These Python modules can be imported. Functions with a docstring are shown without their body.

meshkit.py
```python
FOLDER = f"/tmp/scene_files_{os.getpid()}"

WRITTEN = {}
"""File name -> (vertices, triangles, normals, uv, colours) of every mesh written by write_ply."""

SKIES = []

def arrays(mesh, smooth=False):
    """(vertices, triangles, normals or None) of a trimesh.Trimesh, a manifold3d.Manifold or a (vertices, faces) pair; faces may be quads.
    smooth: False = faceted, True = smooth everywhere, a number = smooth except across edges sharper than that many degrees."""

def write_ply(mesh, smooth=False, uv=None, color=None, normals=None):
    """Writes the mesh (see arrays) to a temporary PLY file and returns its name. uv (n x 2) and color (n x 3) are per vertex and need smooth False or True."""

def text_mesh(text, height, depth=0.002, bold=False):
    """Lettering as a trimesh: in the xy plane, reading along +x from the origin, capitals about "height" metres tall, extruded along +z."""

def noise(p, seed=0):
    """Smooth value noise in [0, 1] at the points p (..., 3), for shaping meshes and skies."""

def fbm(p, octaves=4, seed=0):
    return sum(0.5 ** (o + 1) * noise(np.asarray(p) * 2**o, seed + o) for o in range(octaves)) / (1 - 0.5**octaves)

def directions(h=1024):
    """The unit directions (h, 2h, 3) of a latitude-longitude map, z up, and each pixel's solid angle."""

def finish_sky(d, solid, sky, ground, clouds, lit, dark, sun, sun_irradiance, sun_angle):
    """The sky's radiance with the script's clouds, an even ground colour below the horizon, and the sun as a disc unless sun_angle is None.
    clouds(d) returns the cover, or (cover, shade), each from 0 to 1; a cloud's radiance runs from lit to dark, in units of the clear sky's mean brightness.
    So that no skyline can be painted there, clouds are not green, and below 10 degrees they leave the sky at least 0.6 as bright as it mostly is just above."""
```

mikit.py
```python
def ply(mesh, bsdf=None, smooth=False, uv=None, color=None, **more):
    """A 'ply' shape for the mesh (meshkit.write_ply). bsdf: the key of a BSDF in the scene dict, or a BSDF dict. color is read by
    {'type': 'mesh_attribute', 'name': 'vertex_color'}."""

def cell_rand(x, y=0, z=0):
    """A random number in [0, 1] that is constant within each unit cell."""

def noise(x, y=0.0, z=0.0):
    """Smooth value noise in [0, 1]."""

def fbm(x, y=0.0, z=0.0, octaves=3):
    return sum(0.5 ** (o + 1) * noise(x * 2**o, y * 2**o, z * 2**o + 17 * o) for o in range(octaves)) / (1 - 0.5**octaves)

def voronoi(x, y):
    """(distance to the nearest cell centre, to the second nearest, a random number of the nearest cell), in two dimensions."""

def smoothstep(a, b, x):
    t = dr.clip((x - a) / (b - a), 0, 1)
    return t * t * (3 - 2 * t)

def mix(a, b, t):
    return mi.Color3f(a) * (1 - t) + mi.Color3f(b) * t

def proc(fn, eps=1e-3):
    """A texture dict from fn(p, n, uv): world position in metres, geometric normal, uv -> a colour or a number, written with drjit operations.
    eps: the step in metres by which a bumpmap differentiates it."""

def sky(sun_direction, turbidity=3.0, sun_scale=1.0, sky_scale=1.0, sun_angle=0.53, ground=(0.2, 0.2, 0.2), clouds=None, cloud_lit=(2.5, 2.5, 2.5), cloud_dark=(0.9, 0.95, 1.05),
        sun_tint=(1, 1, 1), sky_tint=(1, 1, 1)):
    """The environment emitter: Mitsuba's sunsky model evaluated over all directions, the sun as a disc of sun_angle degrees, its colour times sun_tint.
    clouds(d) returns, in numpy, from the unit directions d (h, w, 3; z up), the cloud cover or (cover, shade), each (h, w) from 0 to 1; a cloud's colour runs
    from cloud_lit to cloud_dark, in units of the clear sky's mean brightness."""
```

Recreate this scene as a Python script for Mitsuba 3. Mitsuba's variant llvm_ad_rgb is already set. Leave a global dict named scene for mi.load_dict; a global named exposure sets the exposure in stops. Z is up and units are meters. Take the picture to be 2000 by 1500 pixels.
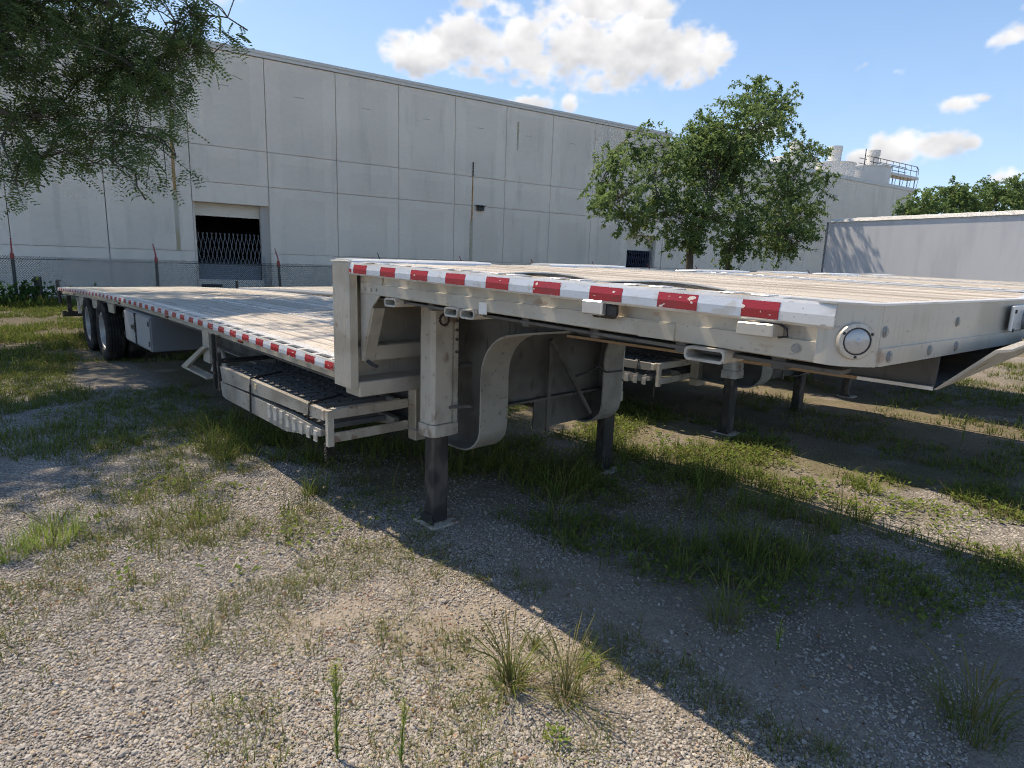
import math, random
import numpy as np
import drjit as dr
import mitsuba as mi
import trimesh
import shapely.geometry as sg
import mikit, meshkit
from mikit import proc, noise, fbm, voronoi, cell_rand, smoothstep, mix, ply

T = mi.ScalarTransform4f
rng = np.random.default_rng(7)
scene, labels = {}, {}
EYE = np.array([3.3586, -1.7959, 1.72])
RIGHT = np.array([0.67341933, 0.73849949, 0.03353964])
DOWN = np.array([0.16333168, -0.10438355, -0.98103355])
FWD = np.array([-0.72099179, 0.66612505, -0.19091427])

# ------------------------------------------------------------------ camera, sky, exposure
scene['camera'] = {'type': 'perspective', 'fov': 79.66, 'fov_axis': 'x', 'near_clip': 0.05, 'far_clip': 2000.0,
                   'to_world': T().look_at(origin=EYE.tolist(), target=(EYE + FWD).tolist(), up=(-DOWN).tolist())}
exposure = 2.1

CLOUDS = [  # azimuth, elevation, half width, half height (degrees), strength
    (145.6, 16.9, 3.6, 1.9, 1.0), (141.5, 17.8, 4.6, 2.6, 1.0), (137.0, 17.6, 4.4, 2.6, 1.0), (132.5, 18.0, 5.4, 3.6, 1.0), (128.3, 17.8, 4.8, 3.2, 1.0),
    (124.5, 17.2, 3.6, 2.4, 1.0), (121.6, 17.3, 2.0, 1.8, 0.95), (131.0, 20.6, 3.6, 1.5, 1.0), (126.5, 20.4, 2.6, 1.2, 0.9), (141.8, 20.9, 2.0, 0.9, 0.7), (138.6, 20.3, 1.6, 0.9, 0.55),
    (136.2, 13.55, 2.2, 0.7, 0.95), (133.2, 13.7, 0.8, 0.8, 0.9),
    (107.2, 9.5, 2.2, 1.4, 1.0), (104.6, 9.7, 2.2, 1.3, 1.0), (109.6, 9.0, 1.2, 0.8, 0.9), (102.8, 9.7, 0.8, 0.6, 0.8),
    (103.6, 12.2, 1.5, 0.6, 0.75), (102.4, 12.5, 0.8, 0.4, 0.7), (110.2, 15.5, 0.9, 0.4, 0.5), (107.6, 14.9, 0.7, 0.3, 0.35),
    (98.8, 16.8, 2.6, 2.3, 1.0), (101.3, 15.9, 1.4, 0.8, 0.55), (96.0, 17.2, 3.6, 2.5, 1.0), (100.4, 7.2, 1.4, 0.8, 0.8), (161.8, 19.2, 2.2, 0.9, 0.55), (117.2, 11.2, 1.6, 1.0, 0.6),
    (60, 15, 9, 4, 1.0), (40, 22, 8, 4, 1.0), (75, 30, 10, 4, .9), (10, 14, 10, 3.5, 1.0), (-30, 18, 9, 4, 1.0), (-70, 24, 10, 4, 1.0), (-110, 15, 10, 4, 1.0), (-150, 20, 9, 4, 1.0), (100, 45, 9, 4, .8), (20, 50, 8, 4, .8), (170, 34, 8, 4, 0.8)]


def clouds(d):
    az, el = np.degrees(np.arctan2(d[..., 1], d[..., 0])), np.degrees(np.arcsin(d[..., 2]))
    p = np.stack([az, el * 1.5, az * 0], -1)
    w1 = meshkit.fbm(p * 0.45, 5, 3) - 0.5
    w2 = meshkit.fbm(p * 1.5 + 50, 4, 9) - 0.5
    best, low = np.zeros(az.shape), np.zeros(az.shape)
    for a, e, rx, ry, s in CLOUDS:
        da = (az - a + 180) % 360 - 180
        m = np.abs(da) < rx * 2.2 + 2
        if not m.any():
            continue
        r = np.sqrt((da / rx) ** 2 + ((el - e) / ry) ** 2)
        q = np.where(m, s * np.clip(1.27 - r, 0, 1), 0)
        low = np.where(q > best, np.clip(0.55 - (el - e) / (2.2 * ry), 0, 1), low)
        best = np.maximum(best, q)
    dens = best * 1.25 + w1 * 1.2 + w2 * 0.9 - 0.16
    cover = np.clip(dens / 0.75, 0, 1) * np.clip(best * 5, 0, 1)
    cover = cover * cover * (3 - 2 * cover)
    shade = np.clip(0.06 + 0.75 * low * np.clip(dens * 1.4, 0, 1) + 1.1 * (meshkit.fbm(p * 0.6 + 90, 4, 5) - 0.5), 0, 1)
    thin = 0.12 * np.clip(1.15 - el / 22, 0, 1)
    return np.maximum(cover * 0.97, thin), shade


scene['sky'] = mikit.sky([-0.62, -0.13, 1.0], turbidity=3.0, sky_scale=1.30, clouds=clouds, cloud_lit=(2.15, 2.1, 2.05), cloud_dark=(1.2, 1.2, 1.24), sky_tint=(1.0, 0.99, 0.965), ground=(0.22, 0.21, 0.18))

# ------------------------------------------------------------------ materials


def two(b):
    return {'type': 'twosided', 'bsdf': b}


def pbr(key, color, rough=0.6, metallic=0.0, spec=0.5, bump=None, scale=1.0, **more):
    col = {'type': 'rgb', 'value': list(color)} if isinstance(color, (tuple, list)) else color
    b = {'type': 'principled', 'base_color': col, 'roughness': rough, 'metallic': metallic, 'specular': spec, **more}
    if bump is not None:
        b = {'type': 'bumpmap', 'arbitrary': bump, 'scale': scale, 'bsdf': b}
    scene[key] = two(b)


def vcol(key, rough=0.7, spec=0.3):
    scene[key] = two({'type': 'principled', 'base_color': {'type': 'mesh_attribute', 'name': 'vertex_color'}, 'roughness': rough, 'specular': spec})


def leafmat(key, trans=0.9):
    scene[key] = {'type': 'principledthin', 'base_color': {'type': 'mesh_attribute', 'name': 'vertex_color'}, 'roughness': 0.55, 'diff_trans': trans, 'spec_trans': 0.0, 'eta': 1.4}


def f_alu(p, n, uv):
    a = fbm(p.x * 3.1, p.y * 3.1, p.z * 5.0)
    s = noise(p.x * 46.0, p.y * 46.0, p.z * 3.0)
    g = fbm(p.x * 60.0, p.y * 60.0, p.z * 60.0)
    c = mix((0.495, 0.465, 0.405), (0.40, 0.367, 0.305), smoothstep(0.40, 0.75, a))
    c = mix(c, (0.36, 0.32, 0.26), 0.45 * smoothstep(0.62, 0.9, s) * smoothstep(0.35, 0.7, a))
    st = noise(p.x * 130.0, p.y * 130.0, p.z * 7.0)
    c = mix(c, (0.30, 0.26, 0.20), 0.35 * smoothstep(0.6, 0.95, st) * smoothstep(0.3, 0.6, fbm(p.x * 1.7, p.y * 1.7, 3.0)))
    c = mix(c, (0.27, 0.16, 0.09), 0.55 * smoothstep(0.72, 0.82, fbm(p.x * 11.0, p.y * 11.0, p.z * 16.0)))
    return mix(c, (0.22, 0.19, 0.16), 0.45 * smoothstep(0.70, 0.84, g))


def f_rail(p, n, uv):
    a = fbm(p.x * 7.0, p.y * 7.0, p.z * 20.0)
    g = noise(p.x * 90.0, p.y * 40.0, p.z * 120.0)
    c = mix((0.68, 0.67, 0.65), (0.52, 0.50, 0.46), smoothstep(0.45, 0.75, a))
    return mix(c, (0.33, 0.31, 0.28), 0.6 * smoothstep(0.80, 0.95, g))


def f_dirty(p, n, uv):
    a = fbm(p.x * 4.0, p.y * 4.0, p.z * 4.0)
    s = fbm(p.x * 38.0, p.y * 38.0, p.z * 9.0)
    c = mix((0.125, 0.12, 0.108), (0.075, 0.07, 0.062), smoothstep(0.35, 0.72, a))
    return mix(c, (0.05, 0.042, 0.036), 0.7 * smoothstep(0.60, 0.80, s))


def f_beam(p, n, uv):
    a = fbm(p.x * 4.0, p.y * 4.0, p.z * 4.0)
    s = fbm(p.x * 60.0, p.y * 60.0, p.z * 30.0)
    c = mix((0.29, 0.28, 0.25), (0.20, 0.19, 0.165), smoothstep(0.35, 0.72, a))
    return mix(c, (0.12, 0.10, 0.085), 0.7 * smoothstep(0.66, 0.80, s))


def f_leg(p, n, uv):
    a = fbm(p.x * 9.0, p.y * 9.0, p.z * 4.0)
    s = fbm(p.x * 70.0, p.y * 70.0, p.z * 40.0)
    r = fbm(p.x * 16.0, p.y * 16.0, p.z * 8.0 + 9.0)
    c = mix((0.45, 0.42, 0.36), (0.33, 0.295, 0.245), smoothstep(0.42, 0.72, a))
    c = mix(c, (0.20, 0.13, 0.09), 0.75 * smoothstep(0.66, 0.78, r))
    return mix(c, (0.16, 0.12, 0.10), 0.7 * smoothstep(0.68, 0.8, s))


def f_steel(p, n, uv):
    a = fbm(p.x * 12.0, p.y * 12.0, p.z * 6.0)
    c = mix((0.035, 0.033, 0.032), (0.10, 0.085, 0.075), smoothstep(0.45, 0.75, a))
    return mix(c, (0.30, 0.29, 0.28), smoothstep(0.74, 0.80, fbm(p.x * 9.0, p.y * 9.0, p.z * 3.0 + 5.0)))


def f_wood(p, n, uv):
    b = dr.floor((p.y - 0.165) / 0.13167)
    v = cell_rand(b, dr.floor((p.x + 40.0 + 3.0 * cell_rand(b, 3)) / 3.7))
    g = fbm(p.x * 1.6 + 31.0 * v, p.y * 95.0, 3.0, octaves=4)
    k = noise(p.x * 7.0, p.y * 38.0)
    c = mix((0.475, 0.44, 0.385), (0.315, 0.285, 0.24), v)
    c = mix(c, (0.27, 0.235, 0.20), 0.85 * smoothstep(0.50, 0.74, g))
    c = mix(c, (0.15, 0.125, 0.10), 0.8 * smoothstep(0.80, 0.93, k))
    return mix(c, (0.42, 0.39, 0.35), 0.3 * fbm(p.x * 2.0, p.y * 2.0, 8.0))


def h_wood(p, n, uv):
    return 0.0016 * fbm(p.x * 2.0, p.y * 110.0, 1.0)


def f_red(p, n, uv):
    ch = fbm(p.x * 34.0, p.z * 60.0, 4.0)
    hx = 0.5 + 0.5 * dr.sin((p.x + p.z) * 700.0) * dr.sin((p.x - p.z) * 700.0)
    c = mix((0.36, 0.016, 0.022), (0.24, 0.013, 0.017), hx)
    c = mix(c, (0.20, 0.03, 0.03), 0.6 * smoothstep(0.5, 0.75, fbm(p.x * 8.0, p.z * 25.0)))
    return mix(c, (0.72, 0.68, 0.60), 0.8 * smoothstep(0.775, 0.79, ch))


def f_white(p, n, uv):
    q = 0.5 + 0.5 * dr.sin((p.x + p.z) * 700.0) * dr.sin((p.x - p.z) * 700.0)
    c = mix((0.60, 0.64, 0.69), (0.47, 0.51, 0.57), q)
    return mix(c, (0.42, 0.41, 0.38), 0.7 * smoothstep(0.58, 0.76, fbm(p.x * 22.0, p.z * 40.0)))


def f_conc(p, n, uv):
    a = fbm(p.x * 0.5, p.y * 0.35, p.z * 0.35, octaves=4)
    s = fbm(p.x * 3.0, p.y * 3.0, p.z * 0.35)
    g = fbm(p.x * 9.0, p.y * 9.0, p.z * 9.0)
    c = mix((0.775, 0.70, 0.59), (0.71, 0.64, 0.54), smoothstep(0.3, 0.7, a))
    c = mix(c, (0.55, 0.51, 0.43), 0.45 * smoothstep(0.52, 0.80, s))
    return c * (0.95 + 0.1 * g)


def f_field(p, n, uv):
    return f_conc(p, n, uv) * (0.95 + 0.0 * p.x)


def f_rust(p, n, uv):
    a = fbm(p.x * 3.0, p.y * 14.0, p.z * 1.1)
    return mix((0.40, 0.26, 0.11), (0.30, 0.14, 0.05), smoothstep(0.35, 0.65, a))


def f_stain(p, n, uv):
    a = fbm(p.x * 3.0, p.y * 14.0, p.z * 0.9)
    return mix((0.45, 0.42, 0.33), (0.40, 0.34, 0.22), smoothstep(0.4, 0.65, a))


def silt_at(x, y):
    u = (x - 1.95) * 0.86 + (y - 0.05) * 0.5
    w = -(x - 1.95) * 0.5 + (y - 0.05) * 0.86
    return smoothstep(0.50, 0.66, fbm(x * 1.3 + 3.0, y * 1.3 + 7.0, 5.0, octaves=4) * 0.75 + 0.36 * dr.exp(-(dr.square(u) / 0.9 + dr.square(w) / 0.16)) + 0.24 * smoothstep(0.25, 0.6, y))


def f_ground(p, n, uv):
    x, y = p.x, p.y
    d1, d2, w = voronoi(x * 74.0, y * 74.0)
    e1, e2, w2 = voronoi(x * 41.0 + 9.0, y * 41.0)
    big = fbm(x * 0.7, y * 0.7, 2.0, octaves=4)
    st = mix((0.225, 0.205, 0.18), (0.44, 0.413, 0.373), w) * (1.0 - 0.62 * smoothstep(0.30, 0.62, d1))  # cell rims darkened in the colour as shading around each pebble
    st = mix(st, (0.52, 0.49, 0.44), dr.select(w2 > 0.75, 1.0 - smoothstep(0.22, 0.42, e1), mi.Float(0)))
    st = st * (0.86 + 0.28 * fbm(x * 2.2, y * 2.2, 4.0))
    dirt = mix((0.275, 0.243, 0.205), (0.21, 0.184, 0.152), fbm(x * 14.0, y * 14.0, 1.0)) * (0.72 + 0.56 * noise(x * 210.0, y * 210.0)) * (0.85 + 0.3 * noise(x * 70.0, y * 70.0))
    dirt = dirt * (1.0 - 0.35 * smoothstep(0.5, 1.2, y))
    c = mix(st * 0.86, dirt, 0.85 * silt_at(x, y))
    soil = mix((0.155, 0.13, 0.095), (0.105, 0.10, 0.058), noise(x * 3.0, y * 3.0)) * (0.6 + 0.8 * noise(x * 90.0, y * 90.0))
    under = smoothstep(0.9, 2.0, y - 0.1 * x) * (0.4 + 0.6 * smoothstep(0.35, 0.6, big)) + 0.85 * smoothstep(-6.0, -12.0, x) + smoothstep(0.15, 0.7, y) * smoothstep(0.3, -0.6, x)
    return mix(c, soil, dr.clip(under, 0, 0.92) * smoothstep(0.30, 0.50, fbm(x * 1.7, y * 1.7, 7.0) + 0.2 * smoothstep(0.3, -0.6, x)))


def h_ground(p, n, uv):
    d1, d2, w = voronoi(p.x * 74.0, p.y * 74.0)
    return 0.007 * (1.0 - 0.8 * silt_at(p.x, p.y)) * (1.0 - smoothstep(0.1, 0.6, d1)) * (0.4 + 0.6 * w) + 0.003 * noise(p.x * 150.0, p.y * 150.0)


def f_asph(p, n, uv):
    a = fbm(p.x * 0.8, p.y * 0.8, 1.0)
    return mix((0.33, 0.32, 0.30), (0.22, 0.215, 0.20), a) * (0.9 + 0.2 * noise(p.x * 60.0, p.y * 60.0))


def f_bark(p, n, uv):
    a = fbm(p.x * 26.0, p.y * 26.0, p.z * 5.0)
    return mix((0.055, 0.045, 0.036), (0.16, 0.14, 0.115), a)


def f_box(p, n, uv):
    s = fbm(p.x * 5.0, p.y * 5.0, p.z * 0.5)
    return mix((0.52, 0.535, 0.565), (0.46, 0.475, 0.51), smoothstep(0.45, 0.8, s))


def f_tire(p, n, uv):
    return mix((0.018, 0.018, 0.019), (0.055, 0.05, 0.045), smoothstep(0.4, 0.8, fbm(p.x * 7.0, p.y * 7.0, p.z * 7.0)))


pbr('m_alu', proc(f_alu), 0.42, 0.42, 0.5)
pbr('m_rail', proc(f_rail), 0.34, 0.45, 0.5)
pbr('m_dirty', proc(f_dirty), 0.7, 0.05, 0.4)
pbr('m_leg', proc(f_leg), 0.55, 0.05, 0.4)
pbr('m_steel', proc(f_steel), 0.55, 0.1, 0.4)
pbr('m_wood', proc(f_wood), 0.75, 0.0, 0.3, bump=proc(h_wood), scale=1.0)
pbr('m_red', proc(f_red), 0.28, 0.0, 0.6)
pbr('m_white_tape', proc(f_white), 0.28, 0.15, 0.6)
pbr('m_conc', proc(f_conc), 0.85, 0.0, 0.2)
pbr('m_field', proc(f_field), 0.85, 0.0, 0.2)
pbr('m_joint', (0.44, 0.41, 0.37), 0.9)
pbr('m_coping', (0.62, 0.60, 0.56), 0.6, 0.2)
pbr('m_rust', proc(f_rust), 0.9)
pbr('m_stain', proc(f_stain), 0.9)
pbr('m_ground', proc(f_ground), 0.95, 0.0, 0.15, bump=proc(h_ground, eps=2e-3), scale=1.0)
pbr('m_asph', proc(f_asph), 0.9)
pbr('m_bark', proc(f_bark), 0.9, 0.0, 0.2)
pbr('m_boxside', proc(f_box), 0.35, 0.0, 0.5)
pbr('m_whitepaint', (0.72, 0.71, 0.68), 0.5)
pbr('m_curtain', (0.70, 0.65, 0.56), 0.6)
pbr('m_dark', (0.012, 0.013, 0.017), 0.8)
pbr('m_black', (0.025, 0.025, 0.028), 0.45)
pbr('m_tire', proc(f_tire), 0.85, 0.0, 0.3)
pbr('m_rim', (0.42, 0.42, 0.42), 0.45, 0.3)
pbr('m_grey', (0.17, 0.175, 0.185), 0.5, 0.1)
pbr('m_greydoor', (0.30, 0.305, 0.315), 0.5, 0.1)
pbr('m_fence', (0.05, 0.06, 0.06), 0.6, 0.2)
pbr('m_redpaint', (0.24, 0.035, 0.035), 0.5)
pbr('m_gate', (0.27, 0.285, 0.30), 0.5, 0.3)
pbr('m_gateblue', (0.10, 0.12, 0.20), 0.6)
pbr('m_chrome', (0.72, 0.72, 0.72), 0.22, 0.8)
pbr('m_lens', (0.42, 0.42, 0.41), 0.22, 0.35, 0.6)
pbr('m_dockgrey', (0.20, 0.215, 0.235), 0.6)
pbr('m_redlens', (0.10, 0.01, 0.012), 0.3)
pbr('m_tank', (0.60, 0.585, 0.55), 0.6)
pbr('m_orangeline', (0.30, 0.20, 0.11), 0.7)
pbr('m_rung', (0.17, 0.175, 0.18), 0.55, 0.3)
pbr('m_beam', proc(f_beam), 0.6, 0.05, 0.4)
pbr('m_bolt', (0.30, 0.295, 0.28), 0.45, 0.4)
vcol('m_stone', 0.85, 0.25)
leafmat('m_leaf', 1.05)
leafmat('m_grass', 0.7)

# ------------------------------------------------------------------ mesh tools


class MB:
    def __init__(self):
        self.v, self.f, self.n = [], [], 0

    def add(self, v, f):
        v, f = np.asarray(v, float), np.asarray(f, int)
        if f.shape[1] == 4:
            f = np.vstack([f[:, [0, 1, 2]], f[:, [0, 2, 3]]])
        self.v.append(v)
        self.f.append(f + self.n)
        self.n += len(v)
        return self

    def box(self, x0, x1, y0, y1, z0, z1, nx=1):
        if nx == 1:
            v = [[x, y, z] for x in (x0, x1) for y in (y0, y1) for z in (z0, z1)]
            return self.add(v, [[0, 1, 3, 2], [4, 6, 7, 5], [0, 4, 5, 1], [2, 3, 7, 6], [0, 2, 6, 4], [1, 5, 7, 3]])
        return self.ext([(y0, z0), (y1, z0), (y1, z1), (y0, z1)], 'x', x0, x1, nx)

    def cbox(self, x0, x1, y0, y1, z0, z1, c=0.004):
        p = []
        for sx in (0, 1):
            for sy in (0, 1):
                for sz in (0, 1):
                    b = np.array([(x0, x1)[sx], (y0, y1)[sy], (z0, z1)[sz]])
                    i = np.array([c if sx == 0 else -c, c if sy == 0 else -c, c if sz == 0 else -c])
                    for k in range(3):
                        q = b + i
                        q[k] = b[k]
                        p.append(q)
        h = trimesh.convex.convex_hull(np.array(p))
        return self.add(h.vertices, h.faces)

    def ext(self, poly, axis, a, b, n=1):
        """polygon (u, v) extruded along the axis: x -> (y, z), y -> (x, z), z -> (x, y)"""
        pv, pf = trimesh.creation.triangulate_polygon(sg.Polygon(poly), engine='earcut')
        poly, pv = np.asarray(poly, float), np.asarray(pv, float)

        def place(uv, t):
            o = np.empty((len(uv), 3))
            k = 'xyz'.index(axis)
            o[:, k] = t
            o[:, [i for i in range(3) if i != k]] = uv
            return o
        ts, m = np.linspace(a, b, n + 1), len(poly)
        v = np.vstack([place(poly, t) for t in ts])
        q = [[i * m + j, i * m + (j + 1) % m, (i + 1) * m + (j + 1) % m, (i + 1) * m + j] for i in range(n) for j in range(m)]
        self.add(v, q)
        self.add(place(pv, a), pf)
        return self.add(place(pv, b), pf)

    def cyl(self, p0, p1, r0, r1=None, sides=16, caps=True):
        return self.tube([p0, p1], [r0, r0 if r1 is None else r1], sides, caps)

    def tube(self, pts, r, sides=6, caps=True):
        p = np.asarray(pts, float)
        r = np.broadcast_to(r, (len(p),))
        t = np.gradient(p, axis=0)
        t /= np.linalg.norm(t, axis=1, keepdims=True) + 1e-12
        ref = np.array([0, 0, 1.0]) if abs(t[:, 2]).mean() < 0.9 else np.array([1.0, 0, 0])
        a = np.cross(t, ref)
        a /= np.linalg.norm(a, axis=1, keepdims=True) + 1e-12
        b = np.cross(t, a)
        an = np.arange(sides) * 2 * np.pi / sides
        v = (p[:, None] + r[:, None, None] * (np.cos(an)[None, :, None] * a[:, None] + np.sin(an)[None, :, None] * b[:, None])).reshape(-1, 3)
        q = [[i * sides + j, i * sides + (j + 1) % sides, (i + 1) * sides + (j + 1) % sides, (i + 1) * sides + j] for i in range(len(p) - 1) for j in range(sides)]
        self.add(v, q)
        if caps:
            for k, i in ((0, 0), (len(p) - 1, 1)):
                self.add(np.vstack([v[k * sides:(k + 1) * sides], p[k]]), [[j, (j + 1) % sides, sides] for j in range(sides)])
        return self

    def lathe(self, prof, centre, axis, sides=32):
        """profile of (radius, along) turned about the axis through centre"""
        ax = np.asarray(axis, float) / np.linalg.norm(axis)
        ref = np.array([0, 0, 1.0]) if abs(ax[2]) < 0.9 else np.array([1.0, 0, 0])
        u = np.cross(ax, ref)
        u /= np.linalg.norm(u)
        w = np.cross(ax, u)
        an = np.arange(sides) * 2 * np.pi / sides
        v = np.vstack([np.asarray(centre) + ax * h + r * (np.cos(an)[:, None] * u + np.sin(an)[:, None] * w) for r, h in prof])
        q = [[i * sides + j, i * sides + (j + 1) % sides, (i + 1) * sides + (j + 1) % sides, (i + 1) * sides + j] for i in range(len(prof) - 1) for j in range(sides)]
        return self.add(v, q)

    def strip(self, pts, offs, thick):
        """band: polyline pts swept along vector offs, thickened along its normal"""
        p, o = np.asarray(pts, float), np.asarray(offs, float)
        t = np.gradient(p, axis=0)
        nrm = np.cross(t, o)
        nrm /= np.linalg.norm(nrm, axis=1, keepdims=True)
        ring = np.stack([p, p + o, p + o + nrm * thick, p + nrm * thick], 1)
        v = ring.reshape(-1, 3)
        q = [[i * 4 + j, i * 4 + (j + 1) % 4, (i + 1) * 4 + (j + 1) % 4, (i + 1) * 4 + j] for i in range(len(p) - 1) for j in range(4)]
        q += [[0, 1, 2, 3], [len(v) - 4, len(v) - 3, len(v) - 2, len(v) - 1]]
        return self.add(v, q)

    def warp(self, fn):
        self.v = [fn(a) for a in self.v]
        return self

    def mesh(self):
        return np.vstack(self.v), np.vstack(self.f)


COUNT = {}


def key_for(name):
    if name not in scene and name not in COUNT:
        COUNT[name] = 0
        return name
    COUNT[name] = COUNT.get(name, 0) + 1
    return f'{name}_{COUNT[name]:03d}'


def put(name, mb, mat, parent=None, label=None, smooth=False, color=None, kind=None):
    key = key_for(f'{parent}__{name}' if parent else name)
    scene[key] = ply(mb.mesh() if isinstance(mb, MB) else mb, mat, smooth=smooth, color=color)
    if label or kind:
        labels[key] = {}
        if label:
            labels[key]['label'] = label
        if kind:
            labels[key]['kind'] = kind
    return key


def thing(name, label, cat, group=None):
    key = key_for(name)
    labels[key] = {'label': label, 'category': cat}
    if group:
        labels[key]['group'] = group
    return key


def dup(root, key, move):
    m = T().translate(list(map(float, move)))
    for k in [k for k in scene if k.startswith(root + '__') and 'red_reflector' not in k and k != root + '__deck_edge_strip']:
        scene[key + k[len(root):]] = {**scene[k], 'to_world': m}
        if k in labels:
            labels[key + k[len(root):]] = dict(labels[k])


def gz(x, y):
    t = np.clip((-1 - np.asarray(x, float)) / 8, 0, 1)
    return -0.085 * t * t * (3 - 2 * t) + 0.008 * np.clip(y, 0, 12)


# ------------------------------------------------------------------ ground
def grid(xs, ys, amp):
    X, Y = np.meshgrid(xs, ys, indexing='ij')
    Z = gz(X, Y) + amp * (meshkit.fbm(np.stack([X * 0.9, Y * 0.9, 0 * X], -1), 4, 2) - 0.5) + 0.25 * amp * (meshkit.fbm(np.stack([X * 7, Y * 7, 0 * X], -1), 3, 4) - 0.5)
    v = np.stack([X, Y, Z], -1).reshape(-1, 3)
    n, m = len(xs), len(ys)
    i, j = np.meshgrid(np.arange(n - 1), np.arange(m - 1), indexing='ij')
    k = (i * m + j).ravel()
    return v, np.stack([k, k + m, k + m + 1, k + 1], -1)


gx = np.concatenate([[-600, -200, -80, -45], np.arange(-30, -6, 0.5), np.arange(-6, 4.5, 0.06), [5, 7, 10, 20, 60, 200, 600]])
gy = np.concatenate([[-600, -200, -60, -25, -12], np.arange(-8, -2.5, 0.5), np.arange(-2.5, 5, 0.06), np.arange(5, 30, 0.6), [40, 80, 200, 600]])
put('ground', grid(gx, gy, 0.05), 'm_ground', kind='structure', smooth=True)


def ground_z(x, y):
    p = np.stack([x * 0.9, y * 0.9, 0 * x], -1)
    q = np.stack([x * 7, y * 7, 0 * x], -1)
    return gz(x, y) + 0.05 * (meshkit.fbm(p, 4, 2) - 0.5) + 0.0125 * (meshkit.fbm(q, 3, 4) - 0.5)


# ------------------------------------------------------------------ step deck trailer (built once, at y = 0)
W = 2.70
ZX = np.array([-14.0, -13.15, -10.7, -9.3, -8.0, -6.3, -4.66, -3.46, -1.6, -0.4, 1.0])
ZL = np.array([0.865, 0.897, 0.982, 1.020, 1.056, 1.084, 1.092, 1.085, 1.074, 1.062, 1.045])
zfit = np.polyfit(ZX, ZL, 4)


def up(v):
    v = v.copy()
    v[:, 2] += 1.688 - 0.0201 * v[:, 0]
    return v


def lo(v):
    v = v.copy()
    v[:, 2] += np.polyval(zfit, v[:, 0])
    return v


TR = thing('step_deck_trailer', 'aluminium step deck trailer nearest the camera, red and white striped, round nose lamp', 'trailer', 'step deck trailers parked side by side')


def roll(v):
    v = v.copy()
    v[:, 2] += 0.008 * v[:, 1]
    return v


def P(name, mb, mat='m_alu', label=None, smooth=False, kind=None, under=None):
    mb.warp(roll)
    return put(name, mb, mat, f'{TR}__{under}' if under else TR, label, smooth, None, kind)


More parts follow.
